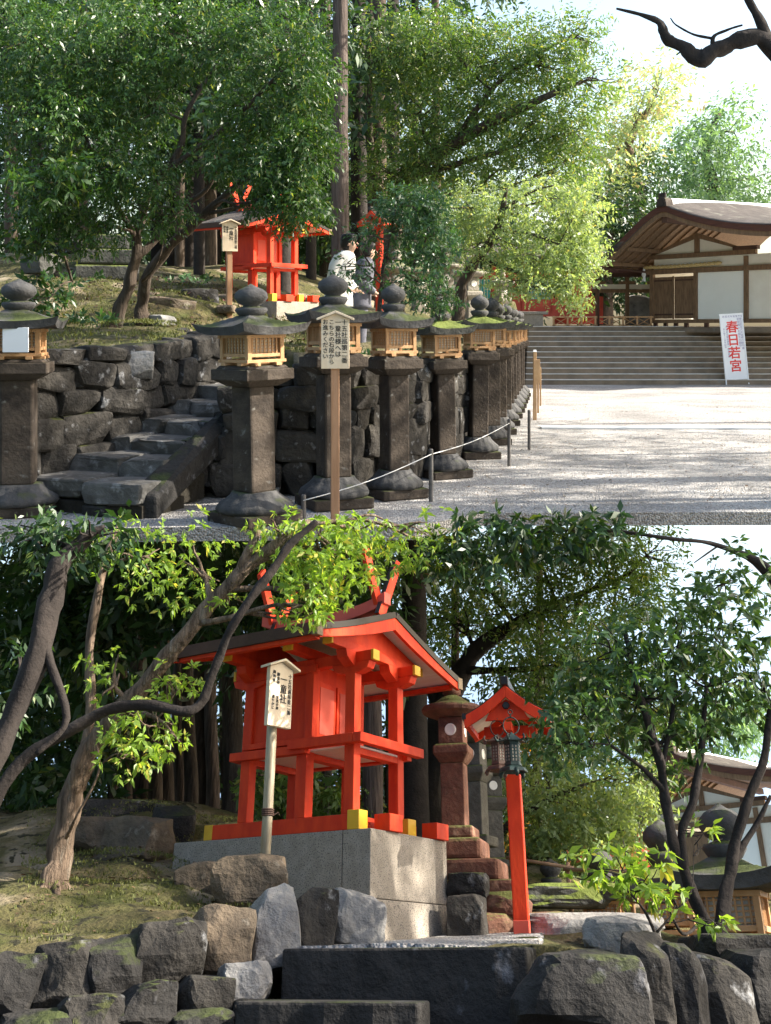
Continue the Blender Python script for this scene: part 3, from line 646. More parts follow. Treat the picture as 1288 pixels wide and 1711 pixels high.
def person(label, loc, rz, coat, lower, lean=.10, h=1.6, arm=.2):
    """faces local +X"""
    t = thing('person', label, 'person', loc, rz, None, (h/1.65,)*3)
    j = [(0, 0, .92), (lean*.3, 0, 1.12), (lean*.7, 0, 1.34), (lean+.01, 0, 1.43), (lean+.03, 0, 1.50), (lean+.045, 0, 1.56), (lean+.05, 0, 1.62),
         (0, .09, .88), (.02, .10, .48), (-.01, .10, .09), (.12, .11, .03), (0, -.09, .88), (.04, -.10, .48), (.01, -.10, .09), (.14, -.11, .03),
         (lean*.7-.01, .17, 1.35), (lean*.3-.04, .23, 1.10), (arm, .18, .93), (arm+.06, .17, .90), (lean*.7-.01, -.17, 1.35), (lean*.3-.04, -.23, 1.10), (arm, -.18, .93), (arm+.06, -.17, .90),
         (lean+.135, 0, 1.535), (lean+.11, 0, 1.50)]
    b = [(0, 1), (1, 2), (2, 3), (3, 4), (4, 5), (5, 6), (0, 7), (7, 8), (8, 9), (9, 10), (0, 11), (11, 12), (12, 13), (13, 14), (2, 15), (15, 16), (16, 17), (17, 18), (2, 19), (19, 20), (20, 21), (21, 22)]
    j = j[:23]
    rad = [(.14, .11), (.13, .10), (.14, .10), .052, (.075, .085), (.085, .098), (.06, .07), .085, .055, .040, .035, .085, .055, .040, .035, .06, .045, .032, .025, .06, .045, .032, .025]
    body = skin_body('body', j, b, rad, M['skin'], t)
    hd = (lean+.045, 0, 1.555)
    MB().tube([(hd[0]+.088, 0, hd[2]+.02), (hd[0]+.112, 0, hd[2]-.018), (hd[0]+.095, 0, hd[2]-.028)], [.006, .014, .010], 8).build('nose', M['skin'], t, smooth=True)
    for s in (-1, 1):
        e = MB(); p, f = rock_pts((.022, .024, .012), 1, sub=2, boxy=1, rough=0, cuts=0); e.add((p+np.array([hd[0]+.084, s*.032, hd[2]+.012])).tolist(), f); e.build('eye', M['ink'], t, smooth=True)
        e = MB(); p, f = rock_pts((.035, .014, .055), 1, sub=2, boxy=1, rough=0, cuts=0); e.add((p+np.array([hd[0]-.005, s*.088, hd[2]-.005])).tolist(), f); e.build('ear', M['skin'], t, smooth=True)
    e = MB(); e.box((hd[0]+.088, 0, hd[2]-.052), (.010, .040, .007)); e.build('mouth', M['redpale'], t, bevel=.002)
    p, f = rock_pts((.225, .20, .235), 3, sub=3, boxy=.95, rough=.02, cuts=0); p = p+np.array([hd[0]-.022, 0, hd[2]+.028]); lim = hd[0]+.05
    p[:, 0] = np.minimum(p[:, 0], lim+np.maximum(0, p[:, 2]-hd[2]-.05)*.6); p[:, 2] = np.where(p[:, 0] > hd[0], np.maximum(p[:, 2], hd[2]+.045), p[:, 2])
    MB().add(p.tolist(), f).build('hair', M['hair'], t, smooth=True)
    L0 = lean
    loft('coat', [(L0*.9, 0, 1.455, .065, .075), (L0*.8, 0, 1.42, .10, .15), (L0*.7, 0, 1.36, .135, .205), (L0*.5, 0, 1.22, .155, .215), (L0*.2, 0, 1.05, .16, .21), (0, 0, .92, .175, .215), (-.01, 0, .80, .185, .225), (-.02, 0, .70, .20, .235)], coat, t, fold=.035, seed=3)
    for s in (-1, 1):
        mb = MB(); a = [Vector((L0*.7-.01, s*.17, 1.36)), Vector((L0*.45-.04, s*.215, 1.24)), Vector((L0*.3-.05, s*.24, 1.10)), Vector((arm*.5, s*.215, 1.0)), Vector((arm-.01, s*.185, .935))]
        mb.tube(a, [.088, .080, .075, .062, .052], 12, cap=False); mb.build('sleeve', coat, t, smooth=True)
        loft('trouser_leg', [(0, s*.09, .90, .115, .10), (.01, s*.095, .70, .095, .092), (.02, s*.10, .48, .08, .08), (0, s*.10, .25, .075, .072), (0, s*.10, .085, .07, .068)], lower, t, fold=.03, seed=5+s)
        mb = MB(); p, f = rock_pts((.27, .10, .10), 5, sub=3, boxy=.8, rough=.0, cuts=0); p[:, 2] = np.maximum(p[:, 2], -.042); mb.add((p+np.array([.055, s*.105, .042])).tolist(), f); mb.build('shoe', M['black'], t, smooth=True)
        for k in range(5):
            y0 = s*.18+(-.022+.013*k if k < 4 else -s*.03); L_ = (.055, .066, .062, .050, .040)[k]
            MB().tube([(arm+.045, y0, .905 if k < 4 else .925), (arm+.045+L_*.6, y0, .895 if k < 4 else .915), (arm+.045+L_, y0, .878 if k < 4 else .90)], [.010, .009, .006], 6).build('finger' if k < 4 else 'thumb', M['skin'], t, smooth=True)
    return t
# ---------------------------------------------------------------- the hall
def hall(label, loc, rz, s=1.):
    t = thing('worship_hall', label, 'hall', loc, rz, None, (s, s, s))
    W, ho = 3.5, 1.62
    def bx(name, m, x0, x1, y0, y1, z0, z1, par=None, bevel=.008): return face_box(MB(), x0, x1, y0, y1, z0, z1).build(name, m, par or t, bevel=bevel)
    bx('stone_footing', M['stair'], -.15, W+3.2, -.12, 5, -.32, -.16); 
    bx('ground_beam', M['woodold'], -.12, W+3.2, -.06, .08, -.02, .10)
    for x in (.05, .45, .85, 1.25, 2.0, 2.8): bx('short_strut', M['wooddark'], x, x+.13, -.03, .07, -.16, -.021)
    for x in (0, W*.485, W): bx('pillar', M['woodold'], x-.07, x+.07, -.07, .07, .101, 2.05 if x == W else 1.60)
    bx('pillar', M['woodold'], W+2.6, W+2.74, -.07, .07, .101, 1.60)
    bx('wall_panel', M['plaster2'], W*.485+.071, W-.071, -.02, .03, .101, 1.60)
    bx('side_wall', M['plaster'], W+.071, W+2.6, .0, .04, .101, 1.60); bx('side_wall', M['plaster'], -.0, .04, .071, 4.6, .101, 1.95)
    for k in range(2):
        d = bx('door', M['woodold'], .08+k*.80, .08+k*.80+.76, -.015, .02, .13, 1.50)
        bx('door_bar', M['wooddark'], .10+k*.80, .82+k*.80, -.028, -.0155, .24, .29, par=d); bx('door_bar', M['wooddark'], .10+k*.80, .82+k*.80, -.028, -.0155, 1.36, 1.41, par=d)
    bx('door_stile', M['woodold'], .815, .885, -.05, -.0285, .11, 1.52)
    bx('lintel', M['woodold'], -.30, W+3.2, -.085, .06, 1.601, 1.76)
    bx('tie_beam', M['woodold'], -.12, W+.35, -.10, .05, 2.10, 2.24); bx('plaster_band', M['plaster'], .07, W+3.0, -.005, .03, 1.761, 2.099)
    bx('bracket_block', M['wooddark'], W-.42, W+.42, -.12, .07, 2.241, 2.36)
    ax, az = W*.5, 2.88
    MB().prism([(-.05, -.01, 2.241), (W+.05, -.01, 2.241), (ax, -.01, az)], (0, .04, 0)).build('gable_plaster', M['plaster'], t)
    bx('king_post', M['woodold'], ax-.09, ax+.09, -.07, -.011, 2.242, 2.84)
    for sx in (-1, 1):
        MB().prism([(ax+sx*W*.52, -.06, 2.242), (ax+sx*W*.52-sx*.18, -.06, 2.242), (ax, -.06, az-.17), (ax, -.06, az)][::sx], (0, .045, 0)).build('gable_strut', M['woodold'], t, bevel=.006)
    # roof: thick bark, concave slopes
    pr = [(-.95, 1.84), (-.60, 1.96), (-.2, 2.18), (.3, 2.54), (.9, 2.98), (1.38, 3.27), (1.75, 3.38), (2.25, 3.20), (3.0, 2.94), (4.0, 2.70), (5.2, 2.54), (6.6, 2.46)]
    pr = [tuple(q) for q in resample(pr, 3)]
    ys = [-1.9, -1.7, -1.2, -.3, 1.2, 3, 6.0]; up = [0, .06, .15, .24, .34, .40, .42]
    V, Fs = [], []; n = len(pr)
    for y, u in zip(ys, up):
        for i, (x, z) in enumerate(pr): V.append((x, y, z+.24+u*(.25+.75*min(1, (i/(n-1))*1.8))))
    for j in range(len(ys)-1):
        for i in range(n-1): a = j*n+i; Fs.append((a, a+1, a+n+1, a+n))
    rf = MB().add(V, Fs).build('roof', M['barkroof'], t, smooth=True); sd = rf.modifiers.new('thick', 'SOLIDIFY'); sd.thickness = .20; sd.offset = -1
    mb = MB(); mb.prism([(x, -1.9, z+.235) for x, z in pr]+[(x+.03, -1.88, z+.05) for x, z in pr[::-1]], (0, .30, 0)); mb.build('roof_edge', M['barkroofedge'], t)
    mb = MB(); mb.prism([(x+.05, -1.85, z+.048) for x, z in pr]+[(x+.05, -1.85, z-.10) for x, z in pr[::-1]], (0, .09, 0)); mb.build('bargeboard', M['woodold'], t)
    mb = MB(); mb.prism([(x+.07, -1.75, z+.02) for x, z in pr]+[(x+.07, -1.75, z-.015) for x, z in pr[::-1]], (0, 7.1, 0)); mb.build('roof_boards', M['woodold'], t)
    for k in range(10):                               # rafters under the left eave
        MB().prism([(x+.06, -1.6+k*.42, z-.016) for x, z in pr[:19]]+[(x+.06, -1.6+k*.42, z-.09) for x, z in pr[:19][::-1]], (0, .07, 0)).build('rafter', M['woodold'], t)
    for x, z in ((.25, 2.44), (-.45, 2.0)): bx('purlin', M['woodold'], x-.07, x+.07, -1.7, 5, z-.14, z-.02)
    bx('ridge_beam', M['wooddark'], ax-.10, ax+.10, -1.8, 5, 3.10, 3.28)
    rd = MB().prism([(ax-.20, -1.97, 3.58), (ax+.20, -1.97, 3.58), (ax+.16, -1.97, 3.82), (ax, -1.97, 3.90), (ax-.16, -1.97, 3.82)], (0, .40, 0)).build('ridge_end_tile', M['stone'], t, bevel=.02)
    MB().prism([(ax-.15, -1.57, 3.62), (ax+.15, -1.57, 3.62), (ax+.10, -1.57, 3.86), (ax-.10, -1.57, 3.86)], (0, 7.3, .32)).build('ridge', M['signwhite'], t, bevel=.01)
    for k in range(3): MB().lathe([(.05, 0), (.05, .14)], 10, (ax-.09+.09*k, -1.9, 3.87)).build('round_tile', M['stone'], rd)
    # straw rope with its tassel
    mb = MB(); N = 60
    for q in range(2):
        mb.tube([(-.22+2.9*i/N, -.14+.028*math.cos(i*.95+q*math.pi), 1.84+.03*math.sin(i*.95+q*math.pi)-.02*math.sin(math.pi*i/N)+.035*i/N) for i in range(N+1)], .040, 6)
    rp = mb.build('straw_rope', M['straw'], t, smooth=True)
    mb = MB(); rr = random.Random(3)
    for k in range(9): mb.tube([(-.22+rr.uniform(-.03, .03), -.15+rr.uniform(-.03, .03), 1.84), (-.24+rr.uniform(-.07, .07), -.15, 1.60), (-.23+rr.uniform(-.08, .08), -.16, 1.38)], [.012, .02, .012], 5)
    mb.build('tassel', M['signwhite'], rp)
    return t

# ================================================================ THE UPPER PLACE
def V2(v): return (v.x, v.y)
# ground sheet, its pale edging, the terrace above the stairs
fl = [(-4.6, 9.1), (.25, 9.25), (.9, 9.9), (6.6, 10.0), (8, 14), (16.5, 32.3), (16.5, 33), (-4.6, 33)]
mb = MB(); mb.prism([(x, y, -.12) for x, y in fl], (0, 0, .12)); props(mb.build('gravel_ground', M['gravel']), kind='structure')
a, b = G1(905, 717), G1(1288, 718); mb = MB(); mb.prism([(a.x, a.y, .004), (b.x+3, a.y-.15, .004), (b.x+3, a.y+.1, .004), (a.x, a.y+.25, .004)], (0, 0, .03)); props(mb.build('path_edging', M['signwhite']), kind='structure')
pv = [(.2, 10.0), (.85, 10.2), (1.95, 12.9), (2.7, 16.0), (2.3, 16.0), (1.5, 13.2), (.3, 10.8)]
pass
mb = MB(); mb.prism([(4.2, 35.55, 0), (17, 35.55, 0), (26, 60, 0), (-6, 60, 0), (2, 35.55, 0)], (0, 0, 1.74)); props(mb.build('upper_ground', M['gravel']), kind='structure')

# moss slope behind the walls
S1 = lambda x, y, Z: P1(x, y, Z)
B1 = [(-7.5, 10.3), (-3.5, 10.35), (-2.75, 11.25), (-2.05, 12.75), (-1.45, 12.9), (-.95, 11.3), (-.4, 11.15), (.25, 12.2), (.95, 14.4), (1.75, 18.8), (3.0, 27), (4.1, 33), (4.1, 44), (-24, 44), (-24, 10.3)]
c1 = [S1(60, 606, 11), S1(230, 590, 11.2), S1(340, 568, 12.2), S1(180, 562, 12.5), S1(240, 540, 13.6), S1(100, 545, 13.5), S1(60, 470, 16.5), S1(150, 440, 18), S1(280, 490, 16), S1(350, 478, 18.5), S1(330, 466, 22), Vector((-1.3, 12.9, 1.28)),
      Vector((-.5, 13.2, 1.33)), S1(560, 575, 15.2), S1(650, 592, 13.2), Vector((.4, 13, 1.35)), S1(800, 572, 17.5), S1(850, 560, 24), S1(600, 520, 20), S1(450, 500, 19), S1(700, 520, 24), S1(0, 605, 11), S1(100, 425, 26), S1(400, 445, 28), S1(600, 470, 30), S1(800, 500, 34),
      Vector((-8, 11, 1.5)), Vector((-18, 30, 4.8)), Vector((-1.7, 14.5, 1.45)), Vector((-1.0, 17, 1.75)), Vector((3.6, 32, 1.7)), Vector((-12, 16, 3.0))]
terrain('moss_slope', c1, B1, .12, M['moss'], 5, amp=.05)

# retaining walls
stone_wall('stone_retaining_wall', 'dark rough stone wall holding up the mossy bank beside the narrow steps', [(-5.3, 10.2), (-3.45, 10.25), (-2.7, 11.15), (-2.0, 12.65)], [-.05, -.05, .2, .9], [1.36, 1.42, 1.46, 1.58], .42, M['wallstone'], 11)
stone_wall('stone_retaining_wall', 'dark dry stone wall behind the row of stone lanterns', [(-1.55, 10.85), (-.95, 10.95), (-.4, 11.0), (.3, 12.0), (1.0, 14.3), (1.8, 18.8), (3.05, 27), (4.0, 32.2)], [0]*8, [1.05, 1.28, 1.3, 1.32, 1.34, 1.4, 1.45, 1.5], .33, M['wallstone'], 23)
stone_wall('boulder_embankment', 'pile of rough dark boulders under the sloping parapet of the narrow steps', [(-2.62, 9.75), (-2.1, 10.4), (-1.5, 11.2)], [-.05, 0, .2], [.0, .38, .80], .30, M['rockdark'], 31, thick=.30)
# narrow steps
t = thing('narrow_stone_steps', 'narrow uneven stone steps climbing between the mossy wall and the boulders', 'steps', P1(250, 700, 11))
O = t.location
stp = [((80, 783), (215, 822), 9.75), ((140, 751), (250, 776), 10.25), ((180, 722), (295, 741), 10.7), ((222, 693), (318, 708), 11.15), ((262, 666), (360, 676), 11.65), ((300, 640), (390, 646), 12.1), ((345, 617), (420, 620), 12.6)]
for k, ((xa, ya), (xb, yb), Z) in enumerate(stp):
    z = (P1(xa, ya, Z+.22).z+P1(xb, yb, Z-.1).z)/2; A = P1(xa, ya, Z+.22); Bp = P1(xb, yb, Z-.15); A.z = Bp.z = z
    d = (Bp-A).normalized(); nrm = Vector((-d.y, d.x, 0)); A -= d*.35; Bp += d*.12; mid = A.lerp(Bp, .55+.1*math.sin(k*2.3)); r_ = random.Random(k)
    stp_o = None
    for q, (u, v) in enumerate(((A, mid-d*.004), (mid+d*.004, Bp))):
        ln = (v-u).length; c_ = (u+v)/2+nrm*(.33+r_.uniform(-.02, .02))-O+Vector((0, 0, -.10-.014*q)); mb = MB()
        add_rock(mb, (0, 0, 0), (ln*1.04, .70, .215), 800+k*7+q, sub=4, boxy=.22, cuts=7, rough=.035); o = mb.build('step', M['paving'], t, smooth=False); o.location = c_; o.rotation_euler = (R(r_.uniform(-1.5, 1.5)), R(r_.uniform(-1, 1)), math.atan2(d.y, d.x))
    mb = MB(); mb.prism([A+nrm*.03-O+Vector((0, 0, -.2)), Bp+nrm*.03-O+Vector((0, 0, -.2)), Bp+nrm*.68-O+Vector((0, 0, -.2)), A+nrm*.68-O+Vector((0, 0, -.2))], (0, 0, -.25)); mb.build('riser_fill', M['soil'], t)
a, b = P1(215, 822, 9.65), P1(385, 668, 11.25); a2, b2 = P1(262, 830, 9.6), P1(400, 690, 11.2)
mb = MB(); mb.prism([a-O, a2-O, b2-O, b-O], (0, 0, -.22)); mb.build('sloping_parapet', M['rockdark'], t, bevel=.03)

# the row of lanterns
PL = 'stone lanterns in a row along the gravel'
LN = [  # px, base y, rotation, width, height, cap, label
 (421, 878, 44, 1.16, .96, 'stone_cap', 'broad stone lantern with pale lattice box, first of the row beside the narrow steps'),
 (556, 852, 24, 1.15, 1.02, 'stone_cap', 'stone lantern with dark stone cap half hidden behind the peaked wooden notice board'),
 (660, 836, 30, .98, .99, 'stone_cap', 'stone lantern with dark ball under the leafy shrub, next after the notice board'),
 (743, 801, 28, .97, .95, 'stone_cap2', 'stone lantern with low mossy cap and wide lotus foot, fourth of the row'),
 (800, 768, 15, .96, .985, 'stone_cap2', 'stone lantern with bright green mossy cap, fifth of the row'),
 (823, 745, 12, .92, .99, 'stone_cap2', 'stone lantern sixth in the row, its post squeezed between its neighbours')]
for k in range(8): LN.append(((836, 845, 851, 856, 860, 864, 867, 870)[k], (727, 712, 700, 690, 682, 675, 669, 663)[k], 10, .88, .97+.01*(k % 3), ('stone_cap2', 'stone_cap')[k % 2], 'distant stone lantern in the tightly packed far end of the row'))
base = {}
for i, (px, y, rz, w, h, cp, lab) in enumerate(LN):
    g = G1(px, y-w*.14*F/ (EYE*F/(y-H1))*.8); g = P1(px, y, EYE*F/(y-H1)); g.z = 0; g.y += .22
    if cp not in base:
        o = base[cp] = stone_lantern(lab, PL, 3+len(base), cp); o.location = g; o.rotation_euler = (0, 0, R(rz)); o.scale = (w, w, h)
    else: dup(base[cp], g, R(rz), lab, (w, w, h), PL)
    TOPS[-1].rotation_euler = (R(rnd.uniform(-1.2, 1.2)), R(rnd.uniform(-1.4, 1.4)), R(rz+rnd.uniform(-3, 3)))
base_l = base['stone_cap']
e = dup(base_l, Vector((P1(22, 800, 9.75).x, 9.9, 0)), R(10), 'stone lantern with a white sheet over it, apart from the row', (1.25, 1.25, .99), PL)
mb = MB(); mb.box((0, 0, 0), (.23, .012, .22)); o = mb.build('white_sheet', M['signwhite'], bevel=.002); o.location = P1(26, 568, 9.55); props(o, 'blank white sheet hung on the lantern at the wall end', 'notice')

# wooden notice beside the row
cols = [(.33, 1.0, '十五社巡第二番', .98), (.10, 1.0, '一童社様へは', .98), (-.13, 1.0, 'こちらの石段から', .88), (-.35, 1.0, 'お進みください', .88)]
g = P1(560, 830, 9.25); s_ = 9.25/F
notice_board('notice_board', 'peaked wooden board of black brush writing on a square post beside the lantern row', (g.x, 9.25, 0), R(6), 47*s_, 83*s_, (EYE+(H1-616)*s_), cols, pw=.072, lsize=10.6*s_)

# stakes and rope
SK = [(507, 866, 826), (720, 838, 750), (850.5, 779, 700), (884, 752, 685)]; tops = []
for i, (x, yb, yt) in enumerate(SK):
    g = G1(x, yb); hh = (yb-yt)/F*g.y; tops.append(Vector((g.x, g.y-.03, hh-.05)))
    o = MB().lathe([(.022, 0), (.022, hh-.01), (.015, hh)], 10).build('rope_stake', M['steel'], smooth=False); o.location = g
    props(o, ['short grey stake at the near end of the white rope', 'grey stake in front of the fourth stone lantern', 'grey stake where the white rope ends, before the gravel', 'thin grey stake standing beyond the end of the white rope'][i], 'stake', 'stakes of the rope barrier')
mb = MB()
for a, b in zip(tops[:2], tops[1:3]):
    mb.tube([a.lerp(b, k/10)+Vector((0, 0, -.04*math.sin(math.pi*k/10))) for k in range(11)], .0045, 6)
props(mb.build('barrier_rope', M['rope'], smooth=True), 'thin white rope strung between the grey stakes', 'rope')
for i, (x, yb, yt, w, lab) in enumerate([(893.5, 702, 588, .065, 'orange brown wooden marker post with pale top beside the far lanterns'), (899, 690, 622, .04, 'slim pale wooden stake just behind the orange brown marker post'), (903, 678, 616, .035, 'thinnest pale wooden stake nearest to the wide stairs')]):
    g = G1(x, yb); hh = (yb-yt)/F*g.y; t = thing('wooden_marker', lab, 'post', g)
    MB().box((0, 0, hh/2), (w, w, hh), taper=.9).build('shaft', M['stake'], t, bevel=.004); MB().box((0, 0, hh+.02), (w*1.15, w*1.15, .04), taper=.6).build('pointed_top', M['signwhite'] if i == 0 else M['stake'], t)
    if i == 0: MB().box((.03, -.04, hh*.72), (.12, .02, hh*.34)).build('name_board', M['stake'], t, bevel=.003)

# wide stairs
t = thing('wide_stone_stairs', 'wide flight of brown stone stairs rising to the hall', 'stairs', (4.3, 32.2, 0))
for k in range(11):
    x0 = -.12+.05*k; rr = random.Random(k)
    o = face_box(MB(), x0, 12.6, .3*k, 3.4, .16*k+.001, .16*(k+1)-.026).build('step', M['stair'], t)
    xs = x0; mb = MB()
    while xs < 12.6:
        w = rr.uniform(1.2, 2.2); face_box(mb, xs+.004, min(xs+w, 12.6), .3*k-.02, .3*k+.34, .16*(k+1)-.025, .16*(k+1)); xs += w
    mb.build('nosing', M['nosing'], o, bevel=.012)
c = thing('stair_side_wall', 'pale sloping granite cheek wall at the side of the wide stairs', 'wall', (4.0, 32.0, 0))
MB().prism([(-.42, 0, 0), (-.42, 3.3, 1.76), (-.42, 3.6, 1.76), (-.42, 3.6, 0)], (.36, 0, 0)).build('cheek', M['granite'], c, bevel=.01)
w = thing('granite_wall', 'low grey granite wall under the red fence behind the pale tree', 'wall', (2.3, 35.8, 0))
for k in range(5): face_box(MB(), -1.8+.95*k, -.86+.95*k, 0, .35, 1.2, 2.15).build('block', M['granite'], w, bevel=.01)
face_box(MB(), -1.9, 3.1, -.05, .4, 2.151, 2.25).build('coping', M['granite'], w, bevel=.01)
# red fence hall far behind
rb = thing('red_corridor', 'faded red shrine corridor with teal window lattice behind the granite wall', 'building', (1.6, 37.5, 1.7))
for k in range(6): face_box(MB(), k*1.05, k*1.05+.16, 0, .16, .4, 2.4).build('post', M['redpale'], rb)
face_box(MB(), 0, 5.6, .05, .12, .5, 1.75).build('wall', M['redpale'], rb); face_box(MB(), -.1, 5.7, -.03, .19, 1.76, 1.92).build('rail', M['redpale'], rb); face_box(MB(), -.1, 5.7, -.05, .2, .40, .55).build('base_rail', M['redpale'], rb)
for k in (1, 3):
    wn = face_box(MB(), k*1.05+.2, k*1.05+1.0, .01, .045, 1.0, 1.7).build('window', M['teal'], rb); mb = MB()
    for q in range(7): face_box(mb, k*1.05+.22+q*.11, k*1.05+.25+q*.11, -.01, .009, 1.0, 1.7)
    mb.build('lattice', M['plaster'], wn)
MB().prism([(-.4, -.8, 2.35), (-.4, .9, 2.9), (-.4, .9, 3.0), (-.4, -.8, 2.45)], (6.4, 0, 0)).build('roof', M['barkroof'], rb)

# hall and the open gallery beside it
hall('wooden hall with white plaster gable and thick bark roof at the top of the stairs', P1(1090, 539, 36.0), R(-50), 1.0)
g0 = P1(1003, 545, 37.5); ga = thing('open_gallery', 'open wooden gallery with a pale roof beside the hall', 'building', (g0.x, 37.8, 1.74))
for k, x in enumerate((-.1, .95, 1.95)): face_box(MB(), x, x+.13, 0, .13, 0, 1.75).build('pillar', M['woodold'], ga, bevel=.01); face_box(MB(), x-.22, x+.35, -.03, .16, 1.50, 1.60).build('bracket', M['woodold'], ga, bevel=.01)
face_box(MB(), -1.2, 2.4, -.04, .17, 1.20, 1.32).build('beam', M['woodold'], ga); face_box(MB(), -1.2, 2.4, -.06, .19, 1.751, 1.90).build('eave_beam', M['wooddark'], ga)
face_box(MB(), -1.2, 2.4, .02, .08, 1.33, 1.49).build('plaster_band', M['plaster'], ga)
MB().prism([(-1.6, -.9, 1.93), (-1.6, 1.6, 2.62), (-1.6, 1.6, 2.74), (-1.6, -.9, 2.0)], (4.2, 0, 0)).build('roof', M['signwhite'], ga)
face_box(MB(), -1.6, 2.6, -.94, -.86, 1.85, 2.02).build('fascia', M['barkroofedge'], ga)
face_box(MB(), -1.4, .4, 1.2, 1.28, .1, 1.1).build('back_wall', M['redpale'], ga)
dp = thing('drainpipe', 'thin dark rain pipe standing at the corner of the hall eave', 'pipe', P1(1000, 545, 35.6))
MB().tube([(0, 0, -.03), (0, 0, 1.75), (-.02, -.02, 1.86), (.06, 0, 1.95), (1.6, .25, 1.80)], .035, 8).build('pipe', M['wooddark'], dp, smooth=True)
fe = thing('wooden_railing', 'low orange wooden railing with crossed bars along the top of the stairs', 'railing', (P1(925, 548, 35.65).x, 35.65, 1.74))
for k in range(8):
    x = k*.46; face_box(MB(), x-.03, x+.03, -.03, .03, 0, .36).build('railing_post', M['wood'], fe)
    if k < 7:
        mb = MB(); mb.tube([(x+.03, 0, .05), (x+.43, 0, .29)], .014, 4); mb.tube([(x+.03, .02, .29), (x+.43, .02, .05)], .014, 4); mb.build('crossed_bars', M['wood'], fe)
face_box(MB(), -.05, 3.3, -.035, .035, .30, .345).build('top_rail', M['wood'], fe, bevel=.004); face_box(MB(), -.05, 3.3, -.03, .03, .01, .05).build('bottom_rail', M['wood'], fe)
o = rock_thing('round dark stone seen through the gallery behind the railing', P1(1067, 520, 38.5), (.9, .8, 1.1), M['rockpale'], 5, name='garden_rock')
# standing white sign
g = G1(1206, 642); sg = thing('standing_sign', 'tall white board with red brush characters leaning at the foot of the stairs', 'sign', (g.x+.36, g.y-.35, 0)); sg.rotation_euler = (R(-7), R(-3.0), R(3))
MB().box((0, 0, 1.14), (.70, .03, 1.96)).build('board', M['signwhite'], sg, bevel=.004)
for s in (-1, 1): MB().box((s*.34, -.002, 1.06), (.035, .05, 2.12)).build('frame_post', M['signwhite'], sg, bevel=.004)
MB().box((0, -.002, 2.135), (.74, .045, .03)).build('frame_rail', M['signwhite'], sg)
lettering([(0, 1.95, '春日若宮', 1.42)], .27, M['redink'], sg, 'red_lettering', y=-.0165, bold=.02)
lettering([(.20, 2.02, '若宮様のお誕生の御守', 1), (.275, 2.02, '春日若宮式年造替の御守護', .9), (-.17, 1.78, '奉祝若宮御造替第一殿御修繕', .82), (-.255, 1.72, 'おん祭り八百年記念', .75)], .088, M['greyink'], sg, 'grey_lettering', y=-.0165, bold=.004)
mt = lettering([(-.24+.08*i, 2.10, ch, 1) for i, ch in enumerate('若宮式年造替奉祝')], .07, M['greyink'], sg, 'heading_lettering', y=-.0165, bold=.004)

# little red shrine of the upper place
k1 = P1(462, 503, 17.3)
red_shrine('small vermilion shrine on a granite plinth behind the first lanterns, half screened by foliage', k1, R(-38)); plinth('granite plinth of two courses under the shrine behind the lanterns', k1, R(-38))
notice_board('notice_board', 'small pale peaked board with faint writing in front of the shrine on the mossy bank', (P1(384, 525, 15.6).x, 15.6, P1(384, 545, 15.6).z), R(22), .225, .40, P1(384, 420, 15.6).z-P1(384, 545, 15.6).z,
             [(.38, .92, '十五社巡拝第二番', 1), (.08, .92, '一童社', 1.7), (-.18, .90, '御祭神', .8), (-.36, .92, '御神徳', .8)], pw=.075, m=M['woodlight'], lsize=.040)
lamp_post('vermilion lamp post with its own little roof behind the leafy shrub', (P1(634, 512, 17.0).x, 17.0, P1(634, 528, 17).z), R(-38), 1.42)
# people
person('person in a white coat and light blue trousers standing behind the second lantern', (P1(566, 590, 14.2).x, 14.2, P1(566, 597, 14.2).z), R(-18), M['coat'], M['blue'], .13, 1.58)
person('person in a dark grey coat behind the leaves beside the vermilion lamp post', (P1(600, 590, 15.0).x, 15.0, P1(566, 592, 15.0).z), R(12), M['greycoat'], M['greycoat'], .12, 1.52)
# stone lanterns beyond the shrub
ol = old_lantern('weathered pedestal lantern behind the leafy shrub', (P1(662, 500, 19).x, 19, 1.6), R(20), M['stonegrey'], 1.05, 'pedestal lanterns behind the row')
for x, Z, s, lab in ((700, 20, 1.1, 'pedestal lantern between the shrub and the bright tree'), (742, 21, 1.25, 'tall pedestal lantern under the bright tree'), (768, 22.5, 1.2, 'pedestal lantern just right of the tall one under the bright tree'), (786, 20.5, 1.1, 'pedestal lantern beside the trunk of the bright tree'), (838, 30, 1.3, 'far pedestal lantern in front of the granite wall')):
    d = dup(ol, (P1(x, 500, Z).x, Z, 1.55), R(x % 40), lab, (s, s, s))
# rocks on the bank
rk = [(285, 520, 15.5, (.75, .5, .42), 'rockbrown', 'big brown squared rock with a sunlit face on the mossy bank'), (330, 505, 16, (.6, .5, .4), 'rockdark', 'dark angular rock resting behind the squared brown one'), (262, 505, 16.2, (.5, .4, .3), 'rockbrown', 'small brown rock beside the dark angular one'), (70, 440, 17, (.5, .5, .35), 'stone_cap2', 'mossy pale stone at the edge of the bank'), (368, 560, 13.8, (.5, .4, .25), 'rockpale', 'flat pale stone at the top of the narrow steps'), (230, 610, 11.35, (.5, .35, .3), 'rockpale', 'pale rounded coping stone over the dark wall')]
for i, (x, y, Z, sz, m, lab) in enumerate(rk): rock_thing(lab, P1(x, y, Z), sz, M[m], 40+i, rz=.4*i)
for i in range(16):
    x_, y_ = rnd.uniform(70, 420), rnd.uniform(490, 575); Z_ = 12.4+(575-y_)*.055; sz_ = rnd.uniform(.10, .26)
    rock_thing('small half buried stone on the mossy bank among the tree roots', P1(x_, y_, Z_), (sz_*1.4, sz_, sz_*.6), M[('rockbrown', 'rockpale', 'rockdark')[i % 3]], 700+i, rz=i, name='small_stone', group='small stones on the mossy bank', sub=3)
